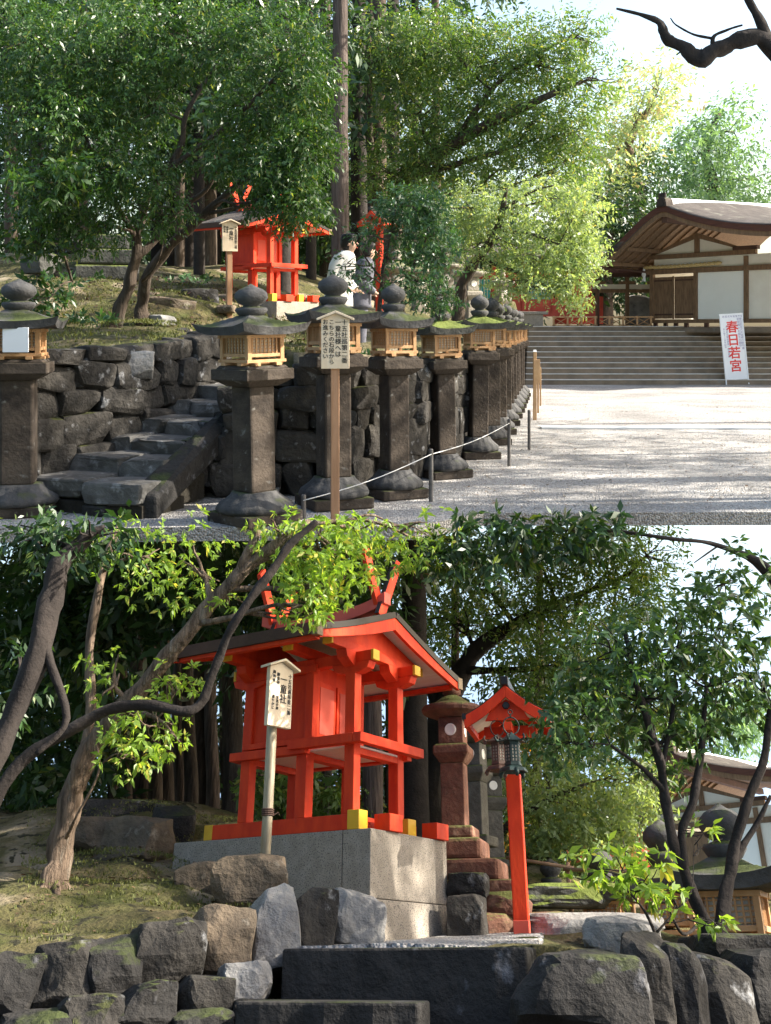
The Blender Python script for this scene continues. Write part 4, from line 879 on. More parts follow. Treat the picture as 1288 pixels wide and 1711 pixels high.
# mossy block stack (old stone monument)
t = thing('mossy_stone_monument', 'square mossy stone pedestal in deep shade under the big evergreen', 'monument', P1(178, 470, 17.5), R(15))
for z, w in ((0, 1.0), (.26, .85), (.5, .7)): MB().box((0, 0, z+.12), (w, w*.9, .24)).build('tier', M['stone_cap2'], t, bevel=.03)
for i, (x, y, Z) in enumerate(((185, 350, 19), (150, 420, 19))): rock_thing(['broken pale cut stone lantern cap showing through the dark foliage', 'low dark stone beside the mossy pedestal'][i], P1(x if i else 190, y if i else 255, Z), (.9, .5, .25), M['rockpale' if i == 0 else 'rockdark'], 60+i, ry=.3)
# ---------------------------------------------------------------- trees of the upper place
tree('evergreen_tree', 'big spreading evergreen with two leaning trunks on the mossy bank', 'tree',
 [[(185, 560, 14.0, .13), (198, 525, 14.0, .085), (214, 480, 14.0, .075), (226, 430, 14.0, .066), (232, 380, 14, .06), (252, 320, 13.9, .05), (300, 250, 13.7, .04), (312, 190, 13.6, .03), (370, 95, 13.5, .018)],
  [(238, 545, 14.6, .12), (238, 505, 14.6, .08), (250, 455, 14.4, .07), (290, 405, 14.2, .06), (335, 365, 14.0, .052), (390, 315, 13.8, .042), (450, 270, 13.6, .03), (540, 235, 13.4, .015)],
  [(226, 430, 14.0, .05), (262, 400, 14.1, .045), (300, 350, 14.0, .035), (350, 310, 13.9, .026), (372, 250, 13.8, .018)],
  [(270, 290, 13.8, .04), (340, 240, 13.6, .032), (400, 190, 13.5, .026), (460, 130, 13.3, .018), (510, 90, 13.2, .01)],
  [(228, 400, 14, .04), (200, 350, 13.8, .035), (170, 290, 13.6, .028), (130, 200, 13.4, .02), (110, 110, 13.4, .012)],
  [(238, 470, 14, .025), (262, 440, 13.7, .014), (272, 400, 13.6, .012), (268, 350, 13.5, .008)]],
 [(110, 100, 13.6, 95, 85, .8, 420), (230, 85, 13.8, 100, 75, .8, 380), (350, 75, 13.8, 95, 65, .8, 360), (455, 85, 13.6, 85, 65, .8, 340), (515, 140, 13.3, 40, 75, .6, 240), (120, 210, 13.3, 95, 70, .7, 380),
  (235, 180, 13.7, 70, 60, .7, 200), (430, 185, 13.6, 70, 50, .6, 230), (508, 240, 13.1, 52, 50, .5, 270), (85, 320, 13.0, 70, 70, .6, 300), (205, 285, 13.2, 85, 50, .6, 300), (265, 345, 13.2, 55, 38, .4, 150),
  (150, 380, 13.2, 60, 35, .5, 120), (470, 290, 13.0, 60, 45, .5, 260), (495, 345, 12.9, 45, 40, .4, 190), (20, 60, 13.6, 60, 90, .6, 150), (20, 200, 13.4, 60, 80, .6, 130), (260, 20, 13.8, 240, 30, .6, 230), (390, 262, 13.4, 60, 40, .5, 150), (430, 335, 12.9, 24, 18, .25, 45)],
 LF['camellia'], M['bark'], 101, P1, dens=1.75, leaf=.066, per=10, twig=.20, droop=.45, twigs=9)
tree('broadleaf_shrub', 'low shrub with long pale undersides against the left edge of the bank', 'shrub', [[(120, 470, 14.5, .02), (100, 400, 14, .014), (90, 340, 13.6, .01)]],
 [(60, 300, 12.4, 40, 35, .3, 60), (115, 300, 12.5, 40, 30, .3, 50), (60, 400, 13, 40, 40, .4, 90), (60, 500, 13.5, 40, 28, .4, 60)], LF['camellia'], M['bark'], 103, P1, leaf=.11, per=9, twig=.16, droop=.2, fan=True)
tree('leafy_shrub', 'leafy blue green shrub growing behind the third stone lantern', 'shrub',
 [[(628, 560, 12.0, .035), (636, 500, 12.0, .026), (640, 450, 12, .02), (650, 400, 12, .014), (660, 350, 12, .01)], [(690, 560, 12.2, .03), (672, 510, 12.1, .022), (690, 450, 12.1, .018), (715, 390, 12, .012), (720, 350, 12, .008)],
  [(640, 470, 12, .016), (610, 430, 11.9, .010), (590, 400, 11.8, .006)]],
 [(690, 345, 12, 62, 30, .4, 230), (650, 385, 12, 55, 30, .4, 110), (715, 395, 12, 45, 38, .4, 150), (612, 395, 11.8, 20, 14, .2, 16), (580, 440, 11.8, 30, 20, .2, 10), (740, 440, 11.9, 40, 25, .3, 70), (608, 466, 11.6, 34, 12, .3, 30), (690, 470, 11.7, 55, 20, .3, 90), (735, 500, 11.6, 35, 18, .25, 50), (650, 430, 12, 35, 22, .3, 30)],
 LF['teal'], M['bark'], 105, P1, dens=1.2, leaf=.06, per=9, twig=.15, droop=.3, twigs=6)
tree('pale_maple', 'spreading tree with pale sunlit leaves reaching over the far lanterns', 'tree',
 [[(765, 560, 17.0, .12), (768, 510, 17, .09), (775, 470, 17, .085), (800, 430, 16.8, .07), (830, 385, 16.6, .055), (840, 350, 16.4, .045), (846, 315, 16.2, .02)], [(800, 430, 16.8, .045), (850, 450, 16.5, .03), (900, 470, 16.2, .018), (930, 500, 16, .01)], [(830, 385, 16.6, .04), (900, 395, 16.2, .028), (960, 420, 16, .014)],
  [(840, 350, 16.4, .04), (890, 320, 16.2, .02), (925, 310, 16, .010)]],
 [(820, 400, 16.6, 75, 45, .7, 260), (900, 430, 16.3, 75, 45, .7, 300), (955, 400, 16.2, 50, 50, .6, 230), (880, 350, 16.4, 85, 50, .8, 300), (955, 470, 16.0, 40, 40, .5, 170), (780, 350, 16.8, 60, 40, .7, 170), (890, 480, 15.8, 35, 18, .4, 60), (970, 340, 16.2, 40, 40, .6, 120), (850, 470, 16.0, 35, 22, .4, 50), (980, 430, 16, 22, 25, .3, 60)],
 LF['light'], M['bark'], 107, P1, dens=1.3, leaf=.068, per=10, twig=.24, droop=.15, asp=.42, twigs=7)
tree('camphor_tree', 'huge mid green tree with long level limbs above the pale maple', 'tree',
 [[(640, 560, 24.0, .24), (650, 420, 24, .20), (680, 300, 23.6, .17), (760, 240, 22.8, .13), (850, 190, 22, .10), (940, 150, 21.4, .05), (985, 132, 21, .015)], [(680, 300, 23.6, .10), (740, 280, 23, .07), (830, 255, 22.4, .045), (900, 230, 22, .02)], [(650, 420, 24, .12), (620, 250, 24.2, .10), (615, 120, 24.2, .07), (620, 20, 24.2, .05)],
  [(760, 240, 22.8, .07), (820, 150, 22.4, .05), (900, 90, 22, .03), (960, 60, 22, .015)], [(640, 350, 23.8, .09), (720, 330, 23.2, .06), (800, 318, 22.8, .03)]],
 [(668, 90, 23.5, 70, 65, 1.2, 300), (745, 80, 23, 80, 60, 1.2, 360), (840, 95, 22.5, 80, 60, 1.2, 360), (920, 110, 22, 60, 50, 1, 220), (698, 190, 23.3, 80, 55, 1.2, 320), (800, 190, 22.8, 85, 55, 1.2, 360), (895, 200, 22, 70, 50, 1, 280), (650, 290, 23.4, 60, 45, 1, 200), (745, 275, 23, 85, 45, 1, 320), (850, 280, 22.4, 80, 45, 1, 320), (930, 280, 21.8, 60, 50, .9, 240), (965, 225, 21.6, 40, 35, .8, 110), (990, 130, 21.2, 60, 35, .7, 120), (960, 60, 21.8, 60, 35, .8, 110)],
 LF['mid'], M['bark'], 109, P1, dens=1.7, leaf=.10, per=10, twig=.36, droop=.1, twigs=10, bre=.03)
# far, hazy trees at the right
FAR_AT = len(TOPS)
FT = 'pale trees behind the hall'
tree('tall_tree', 'pale sunlit tree with a bare leaning trunk beside the hall ridge', 'tree', [[(1090, 520, 46, .35), (1072, 370, 46, .30), (1062, 300, 46, .26), (1050, 240, 46, .2), (1085, 180, 46, .12)]],
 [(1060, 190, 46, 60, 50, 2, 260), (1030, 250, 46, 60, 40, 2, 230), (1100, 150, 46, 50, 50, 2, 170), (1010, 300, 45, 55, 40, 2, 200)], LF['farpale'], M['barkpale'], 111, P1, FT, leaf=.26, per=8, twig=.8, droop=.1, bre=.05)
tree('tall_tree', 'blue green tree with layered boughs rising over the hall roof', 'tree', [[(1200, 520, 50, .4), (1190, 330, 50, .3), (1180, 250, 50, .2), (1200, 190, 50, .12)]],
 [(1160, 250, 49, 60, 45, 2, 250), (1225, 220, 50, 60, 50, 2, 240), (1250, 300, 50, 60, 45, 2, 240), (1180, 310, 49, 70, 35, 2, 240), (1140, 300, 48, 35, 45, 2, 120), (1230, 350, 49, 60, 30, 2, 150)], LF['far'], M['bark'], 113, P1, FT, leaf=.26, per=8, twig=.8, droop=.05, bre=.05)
tree('tall_tree', 'darker tree standing low between the pale leaning tree and the hall eave', 'tree', [[(1010, 560, 43, .3), (1015, 420, 43, .2), (1020, 360, 43, .15)]],
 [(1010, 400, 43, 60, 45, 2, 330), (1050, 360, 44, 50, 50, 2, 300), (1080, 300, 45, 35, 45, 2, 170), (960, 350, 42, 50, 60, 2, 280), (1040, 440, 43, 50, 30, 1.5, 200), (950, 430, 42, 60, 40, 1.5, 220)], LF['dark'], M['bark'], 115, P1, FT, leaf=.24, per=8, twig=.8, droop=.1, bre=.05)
for i, (px, Z) in enumerate(((1400, 47), (1540, 52), (1660, 46))):
    src = TOPS[FAR_AT+(i+1) % 2]; dup(src, P1(px, 520, Z), R(70*i+40), ['tree past the far end of the hall', 'broad tree beyond the far end of the hall', 'outermost tree beyond the far end of the hall'][i], (1.1,)*3)
tree('old_tree', 'old tree whose one crooked black bough hangs into the bright sky', 'tree',
 [[(1500, 830, 10.5, .26), (1440, 500, 10.4, .22), (1370, 200, 10.2, .17), (1290, 75, 10, .085), (1235, 68, 10, .075), (1200, 82, 10, .07), (1168, 98, 10, .085), (1140, 78, 10, .055), (1112, 62, 10, .05), (1104, 40, 10, .035), (1075, 26, 10, .02), (1030, 14, 10, .01)],
  [(1190, 85, 10, .022), (1192, 62, 10, .018), (1215, 50, 10, .014), (1240, 42, 10, .01)], [(1190, 64, 10, .015), (1160, 58, 10, .011), (1130, 42, 10, .008), (1120, 30, 10, .005)], [(1290, 75, 10, .05), (1260, 20, 10, .04), (1240, -30, 10, .03)], [(1145, 80, 10, .012), (1130, 92, 10, .006)]],
 [(1330, -150, 10.5, 120, 60, 1.5, 90)], LF['mid'], M['barkdark'], 117, P1, leaf=.12, per=8, twig=.3)
# trees beyond the frame whose shade falls on the gravel
def plainP(x, y, z): return Vector((x, y, z))
for i, (x, y, z, n) in enumerate(((11.0, 11.5, 7.2, 380), (13.5, 15.5, 8.2, 300), (12.5, 20.0, 7.4, 90), (9.6, 8.2, 6.2, 340))):
    tree('roadside_tree', ['tree shading the near gravel', 'broad tree shading the middle of the gravel', 'tree shading the far gravel', 'tree shading the first stone lanterns', 'last tree by the wide stairs'][i]+' from beyond the open side', 'tree', [[(x+1.2, y, -.1, .2), (x+1.0, y, 3, .16), (x+.3, y, 5, .1), (x, y, z, .05)]], [], LF['mid'], M['bark'], 120+i, plainP)
    t = TOPS[-1]; leaves([((-1.2, 0, z+.1), (2.4, 2.0, 1.0), n), ((-1.8, 1.8, z+.4), (1.5, 1.4, .7), n//2), ((.4, -1.5, z), (1.6, 1.4, .7), n//2)], LF['mid'], 'crown', t, 200+i, leaf=.17, per=10, twig=.5)
tree('roadside_tree', 'added unseen tree, widest over the open side, shading the row of lanterns and the wall', 'tree', [[(9.5, 12.6, -.1, .25), (9.0, 12.6, 4, .2), (8.2, 12.5, 7, .12), (6.8, 12.4, 8.6, .06)]], [], LF['mid'], M['bark'], 139, plainP)  # out of view, put in to cast shade over lanterns and wall
leaves([((-2.6, 0, 8.9), (3.6, 3.6, .8), 640), ((-5.2, -1.0, 8.9), (1.8, 2.0, .6), 130), ((-3.4, 4.6, 9.4), (2.6, 1.8, .6), 160)], LF['mid'], 'crown', TOPS[-1], 239, leaf=.17, per=10, twig=.5)
# straight cedars
rr = random.Random(5); ced = None
def cedar(P, px, yb, yt, Z, r_, label, group, seed, m='cedar'):
    b = P(px, yb, Z); e = P(px+seed % 7-3, yt, Z); t = thing('cedar_tree', label, 'tree', b, 0, group)
    mb = MB(); limb(mb, [(Vector((0, 0, -.3)), r_*1.35), (Vector((0, 0, .4)), r_*1.1), ((e-b)*.33, r_), ((e-b)*.66, r_*.9), (e-b, r_*.8)], seed, 12, .02); mb.build('trunk', M[m], t, smooth=True); return t
t = cedar(P1, 568, 540, -30, 21, .175, 'thick straight cedar trunk rising past the right end of the small shrine roof', None, 3)
leaves([(((P1(565, 40, 21)-t.location)+Vector((0, .4, 0)))[:], (1.1, .8, .3), 16)], LF['cedarleaf'], 'crown', t, 77, leaf=.2, per=10, twig=.5)
CG = 'dark cedar trunks of the wood'; CL = 'dark straight cedar trunk in the shaded wood behind the moss bank'
xs = [20, 62, 105, 135, 262, 285, 300, 318, 333, 348, 362, 410, 440, 470, 520, 545, 600, 618, 632, 655, 690, 730]
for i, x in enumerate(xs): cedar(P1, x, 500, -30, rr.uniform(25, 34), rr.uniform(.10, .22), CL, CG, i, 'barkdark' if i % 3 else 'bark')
bl = []
for i in range(46): bl.append((tuple(P1(rr.uniform(-60, 760), rr.uniform(-60, 400), rr.uniform(31, 38))), (3.0, 1.6, 1.4), 300))
for i in range(26): bl.append((tuple(P1(rr.uniform(-60, 720), rr.uniform(-40, 260), rr.uniform(22, 27))), (1.9, 1.0, .9), 150))
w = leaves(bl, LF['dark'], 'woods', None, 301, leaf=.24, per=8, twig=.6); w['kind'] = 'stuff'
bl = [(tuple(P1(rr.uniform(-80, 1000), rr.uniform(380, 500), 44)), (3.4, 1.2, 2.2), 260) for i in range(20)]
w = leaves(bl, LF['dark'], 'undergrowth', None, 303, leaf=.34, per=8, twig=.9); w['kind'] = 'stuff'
# moss edge plants and fallen leaves on the bank
rp = np.random.RandomState(4)
w = leaves([(tuple(P1(x, y, Z)), (.5, .5, .06), 26) for x, y, Z in ((70, 500, 14.5), (110, 470, 15.5), (330, 470, 19), (150, 540, 13.5), (620, 600, 12.5), (610, 610, 12.3))], LF['teal'], 'undergrowth', None, 307, leaf=.10, per=8, twig=.1, droop=-.3); w['kind'] = 'stuff'
mb = MB(); V = []
for i in range(900):
    x = rp.uniform(60, 560); Z = rp.uniform(14, 22); q = P1(x, 500, Z); V.append(q)
C = np.array([(v.x, v.y) for v in V]); zz = idw(c1, C[:, 0], C[:, 1])+.05
Vs = []
for (x, y), z in zip(C, zz):
    a = rp.uniform(0, 6.3); s = rp.uniform(.02, .04); t_ = rp.uniform(-.02, .02, 4)
    for k in range(4): Vs.append((x+s*math.cos(a+k*1.57)*(1 if k % 2 else .5), y+s*math.sin(a+k*1.57)*(1 if k % 2 else .5), z+t_[k]+.01))
w = npmesh('fallen_leaves', np.array(Vs), np.arange(len(Vs)).reshape(-1, 4), M['barkroofedge']); w['kind'] = 'stuff'
# unseen leaf masses added behind and left of the viewer to deepen the open shade
bl = [((rr.uniform(-14, 9), rr.uniform(-9, -5), rr.uniform(-7, 8)), (2.4, 1.2, 1.8), 120) for i in range(40)]
w = leaves(bl, LF['dark'], 'woods', None, 333, leaf=.45, per=8, twig=.9); w['kind'] = 'stuff'
bl = [((-rr.uniform(9, 13), rr.uniform(-4, 8), rr.uniform(-6, 8)), (1.2, 2.4, 1.8), 120) for i in range(18)]
w = leaves(bl, LF['dark'], 'woods', None, 335, leaf=.45, per=8, twig=.9); w['kind'] = 'stuff'
def tufts(name, n, fn, m, seed, sz):
    r_ = np.random.RandomState(seed); Vs = []
    for i in range(n):
        p = np.array(fn(r_)); s_ = r_.uniform(*sz)
        for q in range(3):
            a = r_.uniform(0, 6.3); d = np.array([math.cos(a), math.sin(a), 0]); w_ = np.array([-d[1], d[0], 0])*s_*.16; b_ = p+d*s_*.3; tp = p+d*s_*r_.uniform(.5, 1.1)+np.array([0, 0, s_*r_.uniform(.5, 1.1)])
            for v in (b_-w_, b_+w_, tp+w_*.4, tp-w_*.4): Vs.append(v-np.array([0, 0, .02]))
    w = npmesh(name, np.array(Vs), np.arange(len(Vs)).reshape(-1, 4), m); w['kind'] = 'stuff'; return w
def bfn(r_):
    while True:
        Y = r_.uniform(11.5, 18); x = (r_.uniform(50, 520)-CX)/F*Y
        if in_poly(x, Y, B1): return (x, Y, float(idw(c1, np.array([x]), np.array([Y]))[0])+.05)
def litter(name, n, fn, m, seed, sz=(.012, .026)):
    r_ = np.random.RandomState(seed); Vs = []
    for i in range(n):
        p = fn(r_); a = r_.uniform(0, 6.3); s_ = r_.uniform(*sz)
        for k in range(4): Vs.append((p[0]+s_*math.cos(a+k*1.57)*(1.2 if k % 2 else .5), p[1]+s_*math.sin(a+k*1.57)*(1.2 if k % 2 else .5), p[2]+r_.uniform(0, .012)))
    w = npmesh(name, np.array(Vs), np.arange(len(Vs)).reshape(-1, 4), m); w['kind'] = 'stuff'; return w
def gfn(r_):
    y = r_.uniform(10.2, 24); return (r_.uniform(.35+(y-10.2)*.17, .38*y+1), y, .006)
tufts('grass', 4500, bfn, LF['moss'], 48, (.02, .045))
litter('fallen_leaves', 700, gfn, M['woodold'], 41)
litter('gravel_pebbles', 2600, lambda r_: (lambda y: (r_.uniform(.3+(y-10)*.17, .38*y+1), y, .004))(r_.uniform(10.05, 17)), M['granite'], 42, (.008, .02))
N_UPPER = len(TOPS)

# ================================================================ THE LOWER PLACE (own local frame, eye level z = 0)
def scr2(v):
    w = T2 @ Vector(v); return CX+F*w.x/w.y, H1-F*(w.z-EYE)/w.y
def below(v): return scr2(v)[1] > 868
SA = R(-33)
K = P2(619, 1383, 8.0)
red_shrine('vermilion shrine with crossed roof finials standing on the big speckled granite plinth', K, SA); plinth('big speckled granite plinth of two courses, its end face sunlit', K, SA)
b = P2(452, 1466, 7.3); e = P2(452, 1215, 7.3)
notice_board('notice_board', 'white peaked notice board on a wire tied round pole before the shrine', (b.x, b.y, b.z-.1), R(46), .20, .37, e.z-b.z+.1,
   [(.37, .93, '十五社巡拝第二番', 1), (.10, .90, '一童社', 1.9), (-.14, .92, '御祭神', .8), (-.32, .95, '御神徳', .8), (-.14, .52, '知恵の神', .7), (-.32, .52, '健やかに', .7)], pw=.062, m=M['woodlight'], lsize=.032, round_post=True, ties=(.17, .45))
lb = P2(873, 1567, 8.6); lp = lamp_post('vermilion lamp post with upturned little roof holding two bronze lanterns', lb, R(-12), 1.18, 1.17)
bronze_lantern('green bronze lantern in front of the vermilion post', P2(852, 1186, 8.15), R(10), M['bronze']).scale = (1.14,)*3
bronze_lantern('brown bronze lantern hanging just behind the green one', P2(829, 1192, 8.4), R(25), M['bronzered']).scale = (1.08,)*3
# weathered lanterns on their stepped base
lo = P2(762, 1404, 9.3)
a = old_lantern('red brown weathered pedestal lantern on stepped mossy blocks beside the shrine', lo, R(-14), M['redstone'], .90)
b2 = old_lantern('grey pedestal lantern showing behind the red brown one', P2(797, 1415, 10.9), R(-25), M['greydark'], .88, cap='hex')
dup(b2, P2(826, 1450, 12.2), R(12), 'grey pedestal lantern furthest back behind the lamp post', (.85,)*3)
t = thing('stepped_base', 'stepped mossy red brown blocks under the weathered lantern', 'base', lo, R(-14))
for i, (dx, dy, dz, w, d, h) in enumerate(((0, 0, -.075, .46, .44, .15), (.09, -.03, -.225, .56, .5, .148), (.17, -.08, -.40, .66, .56, .20), (.2, 0, -.62, .7, .6, .23))):
    MB().box((dx, dy, dz), (w, d, h)).build('block', M['redstone'], t, bevel=.03)
# ground of the lower place
c2 = [P2(*q) for q in ((30, 1598, 6.0), (150, 1582, 6.1), (260, 1556, 6.25), (40, 1440, 8.2), (95, 1478, 7.6), (200, 1425, 8.8), (300, 1480, 7.8), (360, 1535, 6.7), (420, 1520, 7.2), (130, 1360, 10.5), (250, 1345, 10.3), (360, 1375, 10.4), (300, 1350, 13), (200, 1335, 13.5), (60, 1380, 11),
      (480, 1520, 7.7), (620, 1600, 7.8), (560, 1602, 7.0), (740, 1592, 8.6), (800, 1606, 6.8), (620, 1612, 6.4), (880, 1577, 8.4), (950, 1568, 9), (980, 1535, 10), (1080, 1545, 10), (900, 1520, 11), (620, 1400, 15), (760, 1420, 14), (1000, 1490, 18), (1250, 1520, 14), (1250, 1600, 9), (500, 1390, 12), (900, 1600, 6.6), (1150, 1640, 7), (-80, 1500, 8), (-80, 1350, 14), (420, 1345, 20), (900, 1460, 26))]
B2 = [(-2.8, 5.85), (-1.45, 6.1), (-.95, 6.55), (-.5, 7.0), (-.1, 6.35), (.75, 6.0), (1.2, 6.3), (1.35, 6.2), (5.2, 6.2), (14, 34), (-14, 34), (-6, 9)]
terrain('mossy_ground', c2, B2, .07, M['moss'], 15, amp=.05, freq=3.0)
q = P2(644, 1690, 5.8); mb = MB(); mb.prism([(-6, 3.5, q.z-.25), (6, 3.5, q.z-.25), (12, 14, q.z-.25), (-12, 14, q.z-.25)], (0, 0, -.1)); props(mb.build('lower_ground', M['soil']), kind='structure')
pa = [P2(520, 1600, 6.75), P2(490, 1601, 6.6), P2(880, 1606, 6.2), P2(900, 1590, 6.9), P2(905, 1576, 8.3), P2(850, 1571, 9.0), P2(770, 1578, 9.0), P2(640, 1589, 7.75), P2(560, 1596, 7.3)]
o = terrain('gravel_path', [p+Vector((0, 0, .055)) for p in pa]+[(pa[0]+pa[4])/2+Vector((0, 0, .055)), (pa[7]+pa[4])/2+Vector((0, 0, .055))], [(p.x, p.y) for p in pa], .04, M['gravel'], 9, amp=.004, skirt=.12)
C2 = np.array([tuple(q) for q in c2])
def mfn(r_):
    while True:
        q = P2(r_.uniform(40, 470), r_.uniform(1390, 1570), 7.0); Y = r_.uniform(6.3, 11); x = q.x/7*Y; 
        if in_poly(x, Y, B2): return (x, Y, float(idw(c2, np.array([x]), np.array([Y]))[0])+.045)
litter('fallen_leaves', 380, mfn, M['woodold'], 43, (.010, .022))
tufts('grass', 5200, mfn, LF['moss'], 47, (.010, .024))
# stone row holding the bank
t = thing('boulder_retaining_wall', 'row of big grey boulders holding up the mossy bank below the shrine', 'wall', P2(300, 1600, 6.5))
for i, (x, y, Z, w, h, m) in enumerate(((22, 1650, 5.95, 95, 110, 'rockdark'), (105, 1640, 6.0, 95, 105, 'wallstone'), (190, 1625, 6.05, 95, 105, 'rockdark'), (278, 1608, 6.15, 108, 115, 'wallstone'), (372, 1585, 6.4, 96, 120, 'rockbrown'), (456, 1560, 6.75, 80, 145, 'rockpale'), (518, 1548, 7.0, 72, 108, 'wallstone'), (588, 1545, 7.35, 80, 104, 'rockpale'),
     (330, 1668, 6.05, 90, 75, 'wallstone'), (405, 1655, 6.2, 80, 75, 'rockpale'), (240, 1690, 5.9, 95, 75, 'rockdark'), (150, 1708, 5.8, 95, 70, 'wallstone'), (60, 1725, 5.75, 100, 70, 'rockdark'), (330, 1725, 5.95, 90, 60, 'rockdark'), (425, 1710, 6.1, 90, 60, 'wallstone'))):
    q = P2(x, y, Z)-t.location; s_ = Z/2080; mb = MB(); add_rock(mb, (0, 0, 0), (w*s_*1.12, .42, h*s_*.98), 300+i, sub=4, boxy=.6, cuts=14, rough=.075)
    o = mb.build('wall_stone', M[m], t); o.location = q; o.rotation_euler = (R(-8), R((i*37) % 9-4), R(18))
rk = [(228, 1408, 9.3, (.62, .42, .36), 'rockbrown', 'squared brown boulder with a sunlit end behind the leaning trunk', 15), (158, 1395, 9.4, (.42, .35, .26), 'rockbrown', 'smaller brown boulder next to the leaning trunk', 3), (288, 1392, 9.7, (.34, .3, .40), 'rockdark', 'dark upright boulder touching the squared brown one', 9), (215, 1360, 10.2, (.8, .4, .22), 'rockdark', 'long dark boulder at the top of the mossy rise', 4),
      (335, 1478, 7.7, (.34, .3, .24), 'rockbrown', 'small ochre boulder next to the large ochre one', 21), (424, 1480, 7.35, (.50, .36, .33), 'rockbrown', 'large ochre boulder at the foot of the notice board pole', 22),
      (783, 1482, 8.9, (.30, .28, .18), 'rockdark', 'jagged dark stone on the corner beside the plinth', 5), (782, 1545, 8.6, (.26, .24, .36), 'wallstone', 'upright grey stone against the plinth end', 6), (828, 1520, 9.0, (.52, .35, .24), 'redstone', 'reddish stone behind the foot of the lamp post', 7), (905, 1553, 9.0, (.50, .3, .22), 'redstone', 'reddish low stone just beyond the lamp post foot', 8), (826, 1552, 8.9, (.5, .3, .20), 'redstone', 'reddish low stone between the plinth and lamp post', 12),
      (990, 1552, 8.8, (.95, .5, .20), 'rockpale', 'long flat mossy slab beside the path', 9), (930, 1500, 10.5, (.9, .8, .2), 'stone_cap2', 'low mossy mound before the bamboo fence', 10),
      (965, 1668, 5.5, (.60, .5, .36), 'rockdark', 'large black split boulder at the edge of the path', 27), (1075, 1645, 5.7, (.24, .5, .42), 'wallstone', 'streaked grey stone standing on edge beside the black boulder', 28), (1040, 1570, 6.6, (.4, .3, .22), 'rockpale', 'pale stone wedged behind the streaked grey one', 29), (1125, 1680, 5.8, (.34, .6, .5), 'rockdark', 'mossy dark stone beneath the branching tree', 33), (1195, 1685, 5.9, (.40, .5, .42), 'wallstone', 'brown grey stone at the right foot of the branching tree', 34), (1270, 1675, 6.0, (.42, .5, .44), 'rockdark', 'dark stone in the bottom corner past the branching tree', 35), (1230, 1610, 6.25, (.5, .4, .26), 'rockdark', 'flat dark stone under the pale lattice lantern', 36)]
for i, (x, y, Z, sz, m, lab, sd) in enumerate(rk): rock_thing(lab, P2(x, y, Z), sz, M[m], sd+500, rz=R((i*53) % 60-30), boxy=.6, cuts=13, rough=.07)
# entrance steps
for k, (pp, h, lab) in enumerate((([(470, 1600, 6.15), (880, 1616, 5.72), (915, 1606, 6.35), (480, 1592, 6.85)], .5, 'broad dark stone step at the edge of the gravel path'), ([(395, 1682, 5.55), (700, 1694, 5.3), (720, 1682, 5.75), (450, 1668, 6.1)], .24, 'paler lower stone step beneath the broad dark one'))):
    pts = [P2(*q) for q in pp]; z = sum(p.z for p in pts)/4; c = sum(pts, Vector())/4
    mb = MB(); r_ = random.Random(k); out = []
    for i in range(4):
        a_, b_ = pts[i], pts[(i+1) % 4]
        for q in range(8): p = a_.lerp(b_, q/8); out.append(Vector((p.x-c.x+r_.uniform(-.008, .008), p.y-c.y+r_.uniform(-.012, .012), z-c.z+(.045 if k == 0 else .02))))
    mb.prism(out, (0, 0, -h)); o = mb.build('stone_step', M['rockdark'], bevel=.012); o.location = c; props(o, lab, 'step')
# bamboo fence
f0 = P2(858, 1512, 11.2); t = thing('bamboo_fence', 'low bamboo rail fence tied to posts beyond the lamp post', 'fence', f0)
pp = [P2(858, 1510, 11.2)-f0, P2(955, 1532, 11.0)-f0, P2(1060, 1540, 10.8)-f0, P2(1160, 1560, 10.4)-f0]
for p in pp: MB().tube([p+Vector((0, 0, -.05)), p+Vector((0, 0, .44))], .022, 8).build('post', M['bamboo'], t, smooth=True)
for z in (.16, .38):
    for a_, b_ in zip(pp, pp[1:]): MB().tube([a_+Vector((-.05, -.03, z)), b_+Vector((.05, -.03, z+.01))], .015, 8).build('rail', M['bamboo'], t, smooth=True)
# the lantern row seen from above its back
LG = 'stone lanterns seen behind the branching tree'
for i, (x, Z, s_, y, rz) in enumerate(((1228, 7.9, 1.15, 1538, -25), (1120, 9.3, 1.12, 1532, -20), (1010, 10.4, .9, 1535, -16), (925, 12.2, .85, 1530, -12))):
    c = P2(x, y, Z); dup(base['stone_cap2' if i else 'stone_cap'], Vector((c.x, c.y, c.z-1.57*s_)), R(rz), ['stone lantern with a pale lattice box at the right foot of the branching tree', 'mossy capped stone lantern with black ball behind the branching tree', 'mossy capped stone lantern in line with the bamboo fence', 'stone lantern furthest along behind the bamboo fence'][i], (s_, s_, s_), LG)
hall('wooden hall with bark roof seen through the branching tree', P2(1108, 1480, 40), R(-40), 1.02)
rb2 = thing('red_corridor', 'faded red corridor with teal lattice glimpsed under the pale leaves', 'building', P2(905, 1482, 27))
for k in range(4): face_box(MB(), k*.9, k*.9+.14, 0, .14, 0, 1.2).build('post', M['redpale'], rb2)
face_box(MB(), -1.0, 3.0, .05, .12, .0, 1.0).build('wall', M['redpale'], rb2); face_box(MB(), -1.0, 3.1, -.03, .17, 1.0, 1.12).build('rail', M['redpale'], rb2)
wn = face_box(MB(), -.1, .6, .02, .045, .3, .85).build('window', M['teal'], rb2); mb = MB()
for q in range(8): face_box(mb, -.08+q*.09, -.055+q*.09, -.005, .018, .3, .85)
mb.build('lattice', M['plaster'], wn)
rd3 = thing('red_hall', 'bit of bright red fence and white roof seen between the plinth and the lantern', 'building', P2(722, 1402, 19))
face_box(MB(), -.3, .5, 0, .1, -.1, .28).build('wall', M['red'], rd3); MB().prism([(-.5, -.3, .28), (.6, -.3, .28), (.3, 0, .50), (-.4, 0, .52)], (0, .3, 0)).build('roof', M['signwhite'], rd3)
